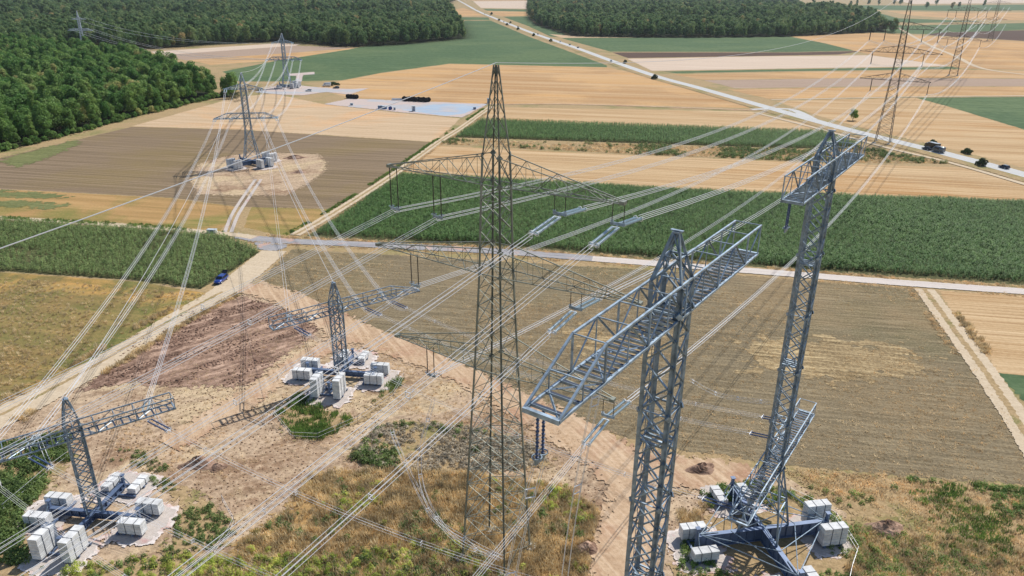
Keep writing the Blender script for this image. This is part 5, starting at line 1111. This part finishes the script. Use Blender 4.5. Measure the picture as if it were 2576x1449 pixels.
def car(loc, rz, mat, label, group='vehicles', L=4.4, W=1.8, Hh=1.46, hatch=True, z=0.0, tailgate=False):
    r = empty('car', (loc[0], loc[1], z), rz); tag(r, label, 'car', group); h = W/2
    def sec(x, w, zb, zt): return [(x, -w*.9, zb), (x, -w, zb+.2), (x, -w, zt-.16), (x, -w*.9, zt), (x, w*.9, zt), (x, w, zt-.16), (x, w, zb+.2), (x, w*.9, zb)]
    b = MB(); loft(b, [sec(-L/2, h*.82, .34, .86), sec(-L/2+.12, h*.95, .24, .98), sec(-L*.28, h, .2, .95), sec(0, h, .2, .93), sec(L*.2, h, .2, .92), sec(L*.36, h*.97, .2, .84), sec(L/2-.12, h*.9, .24, .7), sec(L/2, h*.72, .34, .6)])
    b.build('body', M[mat], r, True)
    rx = -L*.46 if hatch else -L*.36
    def cs(x, w, zt): return [(x, -w, .9), (x, -w*.98, .92), (x, -w*.8 if zt > 1 else -w*.96, zt), (x, w*.8 if zt > 1 else w*.96, zt), (x, w*.98, .92), (x, w, .9)]
    g = MB(); loft(g, [cs(rx, h*.9, .95), cs(rx+L*.1, h*.94, Hh-.06), cs(-L*.05, h*.96, Hh-.03), cs(L*.06, h*.95, Hh-.06), cs(L*.23, h*.88, .93)]); g.build('window_band', M['glass'], r)
    rf = MB(); loft(rf, [[(x, -w, zz-.04), (x, -w*.9, zz), (x, w*.9, zz), (x, w, zz-.04)] for x, w, zz in ((rx+L*.09, h*.74, Hh-.04), (-L*.05, h*.8, Hh), (L*.065, h*.77, Hh-.03))]); rf.build('roof', M[mat], r)
    for s in (-1, 1):
        MB().tube([(L*.225, s*h*.86, .93), (L*.065, s*h*.78, Hh-.05)], .035, 4).tube([(rx+.02, s*h*.88, .95), (rx+L*.1, s*h*.77, Hh-.06)], .06, 4).tube([(-L*.04, s*h*.95, .93), (-L*.05, s*h*.79, Hh-.04)], .03, 4).build('pillar', M[mat], r)
        MB().box((L/2-.12, s*h*.66, .62), (.14, .34, .13), 0).build('headlight', M['lamp_clear'], r)
        MB().box((-L/2+.05, s*h*.72, .8), (.1, .26, .2), 0).build('tail_light', M['lamp_red'], r)
        MB().box((L*.17, s*(h+.07), .98), (.14, .16, .11), 0).build('mirror', M[mat], r)
    if tailgate:
        t = MB(); t.tube([(rx+.35, -h*.7, Hh-.03), (rx-.45, -h*.7, Hh+.55)], .05, 4).tube([(rx+.35, h*.7, Hh-.03), (rx-.45, h*.7, Hh+.55)], .05, 4)
        t.add([(rx+.3, -h*.74, Hh), (rx+.3, h*.74, Hh), (rx-.5, h*.7, Hh+.58), (rx-.5, -h*.7, Hh+.58), (rx+.26, -h*.74, Hh-.06), (rx+.26, h*.74, Hh-.06), (rx-.55, h*.7, Hh+.5), (rx-.55, -h*.7, Hh+.5)], [(0,1,2,3), (7,6,5,4), (0,4,5,1), (1,5,6,2), (2,6,7,3), (3,7,4,0)])
        o = t.build('tailgate', M['car_black'], r); o['label'] = 'raised dark tailgate'
    wheels(r, (-L*.3, L*.31), h-.1, .32); return r
def near_road(px, off):
    p = G(*px)[:2]; best = None
    for a, b in zip(RPTS[:-1], RPTS[1:]):
        t = np.clip(((p-a) @ (b-a))/((b-a) @ (b-a)), 0, 1); q = a+(b-a)*t; d = np.linalg.norm(p-q)
        if best is None or d < best[0]: u = (b-a)/np.linalg.norm(b-a); best = (d, q, u)
    _, q, u = best; return q + np.array([-u[1], u[0]])*off, math.atan2(u[1], u[0])
ZR = .2
pz = G(557, 709); dz = G(620, 668) - G(500, 760); car(pz, math.atan2(-dz[1], -dz[0]), 'car_blue', 'bright blue estate car with raised tailgate parked on the dirt track', z=.13, tailgate=True, L=4.6)
gV = 'vehicles on the main road'
def lorry(px, off, flip, label):
    q, a = near_road(px, off); a += math.pi*flip; r = empty('lorry', (q[0], q[1], ZR), a); r.scale = (.84, .84, .84); tag(r, label, 'lorry', gV)
    b = MB(); loft(b, [[(x, -1.22, .75), (x, -1.22, zt-.15), (x, -1.1, zt), (x, 1.1, zt), (x, 1.22, zt-.15), (x, 1.22, .75)] for x, zt in ((1.9, 2.9), (3.2, 2.95), (3.8, 2.5), (4.0, 1.3))]); b.build('cab', M['car_black'], r)
    MB().add([(3.44, -1.05, 2.72), (3.44, 1.05, 2.72), (3.96, 1.1, 1.55), (3.96, -1.1, 1.55)], [(0, 1, 2, 3)]).build('windscreen', M['glass'], r)
    MB().box((-1.2, 0, 2.2), (5.9, 2.5, 2.6)).build('cargo_box', M['car_black'], r); MB().box((-1.2, 0, 3.52), (5.95, 2.54, .06)).build('box_roof', M['car_silver'], r)
    MB().box((0, 0, .72), (7.6, .9, .3)).build('chassis', M['black'], r); wheels(r, (2.9, -2.2, -3.3), 1.1, .5, .3)
    for s in (-1, 1): MB().box((4.0, s*.9, .95), (.1, .35, .2)).build('headlight', M['lamp_clear'], r)
lorry((2367,374), 1.8, 1, 'dark lorry with pale roof on the main road by the right edge')
q, a = near_road((2352,376), -1.7); car(q, a+math.pi, 'car_navy', 'dark car beside the lorry on the main road', gV, z=ZR)
q, a = near_road((2396,381), -1.0); r = empty('camper_van', (q[0], q[1], ZR), a+math.pi); tag(r, 'grey-blue camper van following right behind the dark lorry', 'van', gV)
b = MB(); loft(b, [[(x, -1.05, .4), (x, -1.08, 1.0), (x, -1.0, zt-.1), (x, -.85, zt), (x, .85, zt), (x, 1.0, zt-.1), (x, 1.08, 1.0), (x, 1.05, .4)] for x, zt in ((-2.7, 2.5), (-2.5, 2.65), (1.2, 2.65), (1.9, 2.2), (2.3, 1.4), (2.8, 1.1))]); b.build('body', M['car_grey'], r, True)
for s in (-1, 1): MB().box((.2, s*1.04, 1.75), (2.6, .04, .6)).build('side_window', M['glass'], r)
MB().add([(1.3, -.85, 2.5), (1.3, .85, 2.5), (2.25, .95, 1.5), (2.25, -.95, 1.5)], [(0, 1, 2, 3)]).build('windscreen', M['glass'], r); wheels(r, (-1.7, 1.8), .95, .36)
for (x, y, off, m, fl, lab) in [(2560, 422, 1.2, 'car_navy', 1, 'dark blue car at the right end of the main road'), (1541.5, 155, -1.8, 'car_white', 0, 'white car on the road opposite the single bush'), (1453, 121, 1.8, 'car_navy', 1, 'dark car on the road, nearest of the three in a row'), (1433, 114, 1.8, 'car_grey', 1, 'grey car on the road, middle one of three in a row'),
        (1412, 106, 1.8, 'car_white', 1, 'pale car on the road, farthest of the three in a row'), (1359, 87, 1.8, 'car_navy', 1, 'dark car on the far road beside the second bush'), (1302, 68, 1.8, 'car_black', 1, 'black car on the far road beside the third bush'), (1287, 60, 1.8, 'car_grey', 0, 'grey car among the distant traffic, front one'),
        (1277, 56, -1.8, 'car_navy', 0, 'dark car among the distant traffic on the left lane'), (1246, 40, 1.8, 'car_black', 0, 'dark car far up the road below the top edge'), (1234, 36, -1.8, 'car_grey', 0, 'grey car far up the road, left lane'), (1201, 25, 1.8, 'car_silver', 0, 'farthest car on the road near the top edge')]:
    q, a = near_road((x, y), off); car(q, a+math.pi*fl, m, lab, gV, z=ZR)
# vehicles at the farther tower
gS = 'vehicles at the farther tower'
vx = G(822, 218); r = empty('delivery_van', (vx[0], vx[1], .15), RA(185)); tag(r, 'white van parked by the hedge at the farther tower', 'van', gS)
b = MB(); loft(b, [[(x, -.98, .4), (x, -1.0, 1.0), (x, -.92, zt-.1), (x, -.8, zt), (x, .8, zt), (x, .92, zt-.1), (x, 1.0, 1.0), (x, .98, .4)] for x, zt in ((-2.9, 2.5), (-2.8, 2.6), (1.3, 2.6), (2.0, 1.9), (2.2, 1.25), (2.9, 1.0))]); b.build('body', M['car_white'], r, True)
MB().add([(1.4, -.8, 2.48), (1.4, .8, 2.48), (2.16, .92, 1.35), (2.16, -.92, 1.35)], [(0, 1, 2, 3)]).build('windscreen', M['glass'], r)
for s in (-1, 1): MB().box((1.1, s*.965, 1.7), (1.0, .04, .55)).build('side_window', M['glass'], r)
wheels(r, (-1.8, 1.9), .88, .35)
car(G(846, 223), RA(188), 'car_black', 'black car parked right of the white van', gS, z=.15)
car(G(777, 230), RA(180), 'car_white', 'small white car parked in front of the farther tower ballast', gS, z=.15)
bush((835,216), 1.0, 'dark hedge bush behind the white van', 3.2, 0.1, None, 'hedge at the farther tower')

# ------------------------------------------------------------------ storage yard
gY = 'things stored on the yard'
M['drum_blue'] = simple('blue_drum', (40, 70, 150), .5, 0, .1); M['container_blue'] = simple('blue_container', (110, 140, 180), .5, 0, .1); M['cabin'] = simple('grey_cabin', (190, 200, 206), .5, 0, .08)
def drum(px, R, W_, mat, label, rz=None, group=None):
    p = G(*px); r = empty('cable_drum', p, random.uniform(-.5, .5) if rz is None else rz); tag(r, label, 'cable drum', group or gY)
    for s in (-1, 1): MB().lathe([(-.05, R), (.05, R)], (0, s*W_/2, R), (0, 1, 0), 20).build('flange', M[mat], r)
    MB().lathe([(-W_/2+.06, R*.78), (W_/2-.06, R*.78)], (0, 0, R), (0, 1, 0), 16).build('cable_winding', M['black'], r)
for k, (x, y) in enumerate([(876,247.5), (883,248), (890,248.4), (897,248.8)]): drum((x, y), 1.35, 1.3, 'black', f'black cable drum in the small row at the yard corner, {ordinal(k+1)} from the left')
for k in range(11): drum((1017+6.1*k, 253.5+.28*k+(k % 2)*1.1), 1.4, 1.3, 'black', f'black cable drum in the long row on the yard, {ordinal(k+1)} from the left')
drum((982,276.5), 1.0, .9, 'drum_blue', 'blue cable drum near the front edge of the yard')
def crate(px, d, mat, label, roof=True, rz=.03):
    p = G(*px); r = empty('storage_box', p, rz); tag(r, label, 'container', gY); MB().box((0, 0, d[2]/2+.08), d).build('box_body', M[mat], r); MB().box((0, 0, d[2]+.12), (d[0]+.12, d[1]+.12, .09)).build('lid', M['cabin'], r)
    MB().box((d[0]*.1, -d[1]/2-.02, d[2]*.5+.05), (min(.9, d[0]*.4), .03, d[2]*.8)).build('door', M['steel_dark'], r)
    for s in (-1, 1): MB().box((s*d[0]*.35, 0, .06), (.15, d[1]*.9, .1)).build('skid', M['steel_dark'], r)
crate((957,274), (2.6, 2.0, 1.9), 'container_blue', 'blue box at the front edge of the yard, left one'); crate((968,274.5), (2.6, 2.0, 1.7), 'container_blue', 'blue box at the front edge of the yard, right one')
crate((993,277), (1.2, 1.2, 1.5), 'cabin', 'small pale box next to the blue cable drum'); crate((1041,280), (2.0, 1.8, 2.9), 'cabin', 'tall grey cabin standing at the front of the yard'); crate((885,265), (1.8, 1.2, 1.2), 'cabin', 'small grey box at the left of the yard')
crate((1194,275.5), (1.6, 1.2, 1.3), 'steel_dark', 'small dark box at the right corner of the yard'); crate((1228,260), (1.3, 1.3, 2.9), 'cabin', 'white portable toilet at the end of the field track')
crate((534,586), (2.6, 1.2, 1.0), 'white', 'white water trough beside the left maize field', rz=-.08)
p = G(1002, 253); r = empty('pipe_stack', p, .05); tag(r, 'stack of white pipes left of the long row of cable drums', 'pipes', gY)
for i in range(3):
    for j in range(3-i): MB().tube([(-4, j*.5+i*.25, .28+i*.43), (4, j*.5+i*.25, .28+i*.43)], .24, 10).build('pipe', M['white'], r)

# ------------------------------------------------------------------ earth mounds and site fences
def mound(px, rx, ry, h, label, mat='topsoil', rz=.3):
    p = G(*px); n, m = 18, 9; v = []; f = []; rng = np.random.default_rng(int(px[0]))
    for j in range(m+1):
        t = j/m
        for k in range(n):
            a = 2*math.pi*k/n; e = 1 + .16*math.sin(3*a+px[0]) + rng.uniform(-.07, .07); v.append((rx*t*e*math.cos(a), ry*t*e*math.sin(a), max(0, h*(math.cos(t*math.pi)*.5+.5)*(1+rng.uniform(-.16, .16)) if t < 1 else -.05)))
    for j in range(m):
        for k in range(n): f.append((j*n+k, j*n+(k+1) % n, (j+1)*n+(k+1) % n, (j+1)*n+k))
    o = link('earth_mound', mesh('earth_mound', v, f[::1], M[mat])); o.location = (p[0], p[1], .06); o.rotation_euler = (0, 0, rz); tag(o, label, 'mound', 'earth mounds on the site')
mound((2225,1335), 3.0, 2.0, 1.5, 'brown earth mound on the rough ground at the lower right'); mound((500,1168), 2.6, 1.7, 1.3, 'grey-brown earth mound behind the lower left tower', rz=.1); mound((548,1176), 1.3, 1.1, .7, 'small dark earth heap right of the larger mound')
mound((1475,1380), 1.9, 1.6, .8, 'dark earth heap between the central pylon and the nearest tower'); mound((1765,1182), 2.8, 1.6, 1.1, 'earth mound at the edge of the brown field'); mound((742,398), 5.0, 2.5, 1.2, 'earth mound behind the brown field tower'); mound((752,434), 3.0, 2.0, .8, 'small earth mound right of the brown field tower')
def fence(px, label, h=1.5):
    P = [np.array(p) for p in GP(px)]; pts = []
    for a, b in zip(P[:-1], P[1:]):
        k = max(1, int(np.linalg.norm(b-a)/3.2)); pts += [a+(b-a)*i/k for i in range(k)]
    pts.append(P[-1]); r = empty('site_fence', (pts[0][0], pts[0][1], 0)); tag(r, label, 'fence', 'site fences'); o = np.array([pts[0][0], pts[0][1], 0])
    for p in pts: MB().tube([np.array([p[0], p[1], 0])-o, np.array([p[0]+random.uniform(-.06, .06), p[1], h*random.uniform(.9, 1.1)])-o], .03, 5).build('post', M['strap'], r)
    for z in (h*.9, h*.45): MB().tube([np.array([p[0], p[1], z-.02*(i % 2)])-o for i, p in enumerate(pts)], .02, 4, 0, False).build('wire', M['alu'], r)
fence([(1985,1246),(2055,1280),(2100,1310),(2135,1362),(2155,1395),(2140,1440),(2130,1490)], 'thin wire fence curving round the right tower ballast')
fence([(1016,955),(990,1000),(900,1065),(800,1108),(735,1105),(690,1050)], 'thin wire fence in front of the middle T tower'); fence([(700,960),(720,935),(790,905)], 'short wire fence behind the middle T tower')
fence([(560,1265),(590,1320),(580,1345),(540,1400)], 'thin wire fence right of the lower left tower'); fence([(10,1290),(120,1195),(180,1150)], 'wire fence left of the lower left tower')

# ------------------------------------------------------------------ air
hz = MB().box((0, 4700, 37.5), (14400, 10600, 77)).build('haze', []); hz.data.materials.clear()
hm = bpy.data.materials.new('haze'); hm.use_nodes = True; ht = hm.node_tree; ht.nodes.clear(); ho = ht.nodes.new('ShaderNodeOutputMaterial'); hv = ht.nodes.new('ShaderNodeVolumePrincipled')
hv.inputs['Color'].default_value = (.82, .9, 1, 1); hv.inputs['Density'].default_value = .000045; hv.inputs['Anisotropy'].default_value = .2; ht.links.new(hv.outputs[0], ho.inputs['Volume'])
hz.data.materials.append(hm); hz['kind'] = 'stuff'; hz['label'] = 'thin summer haze over the farmland'
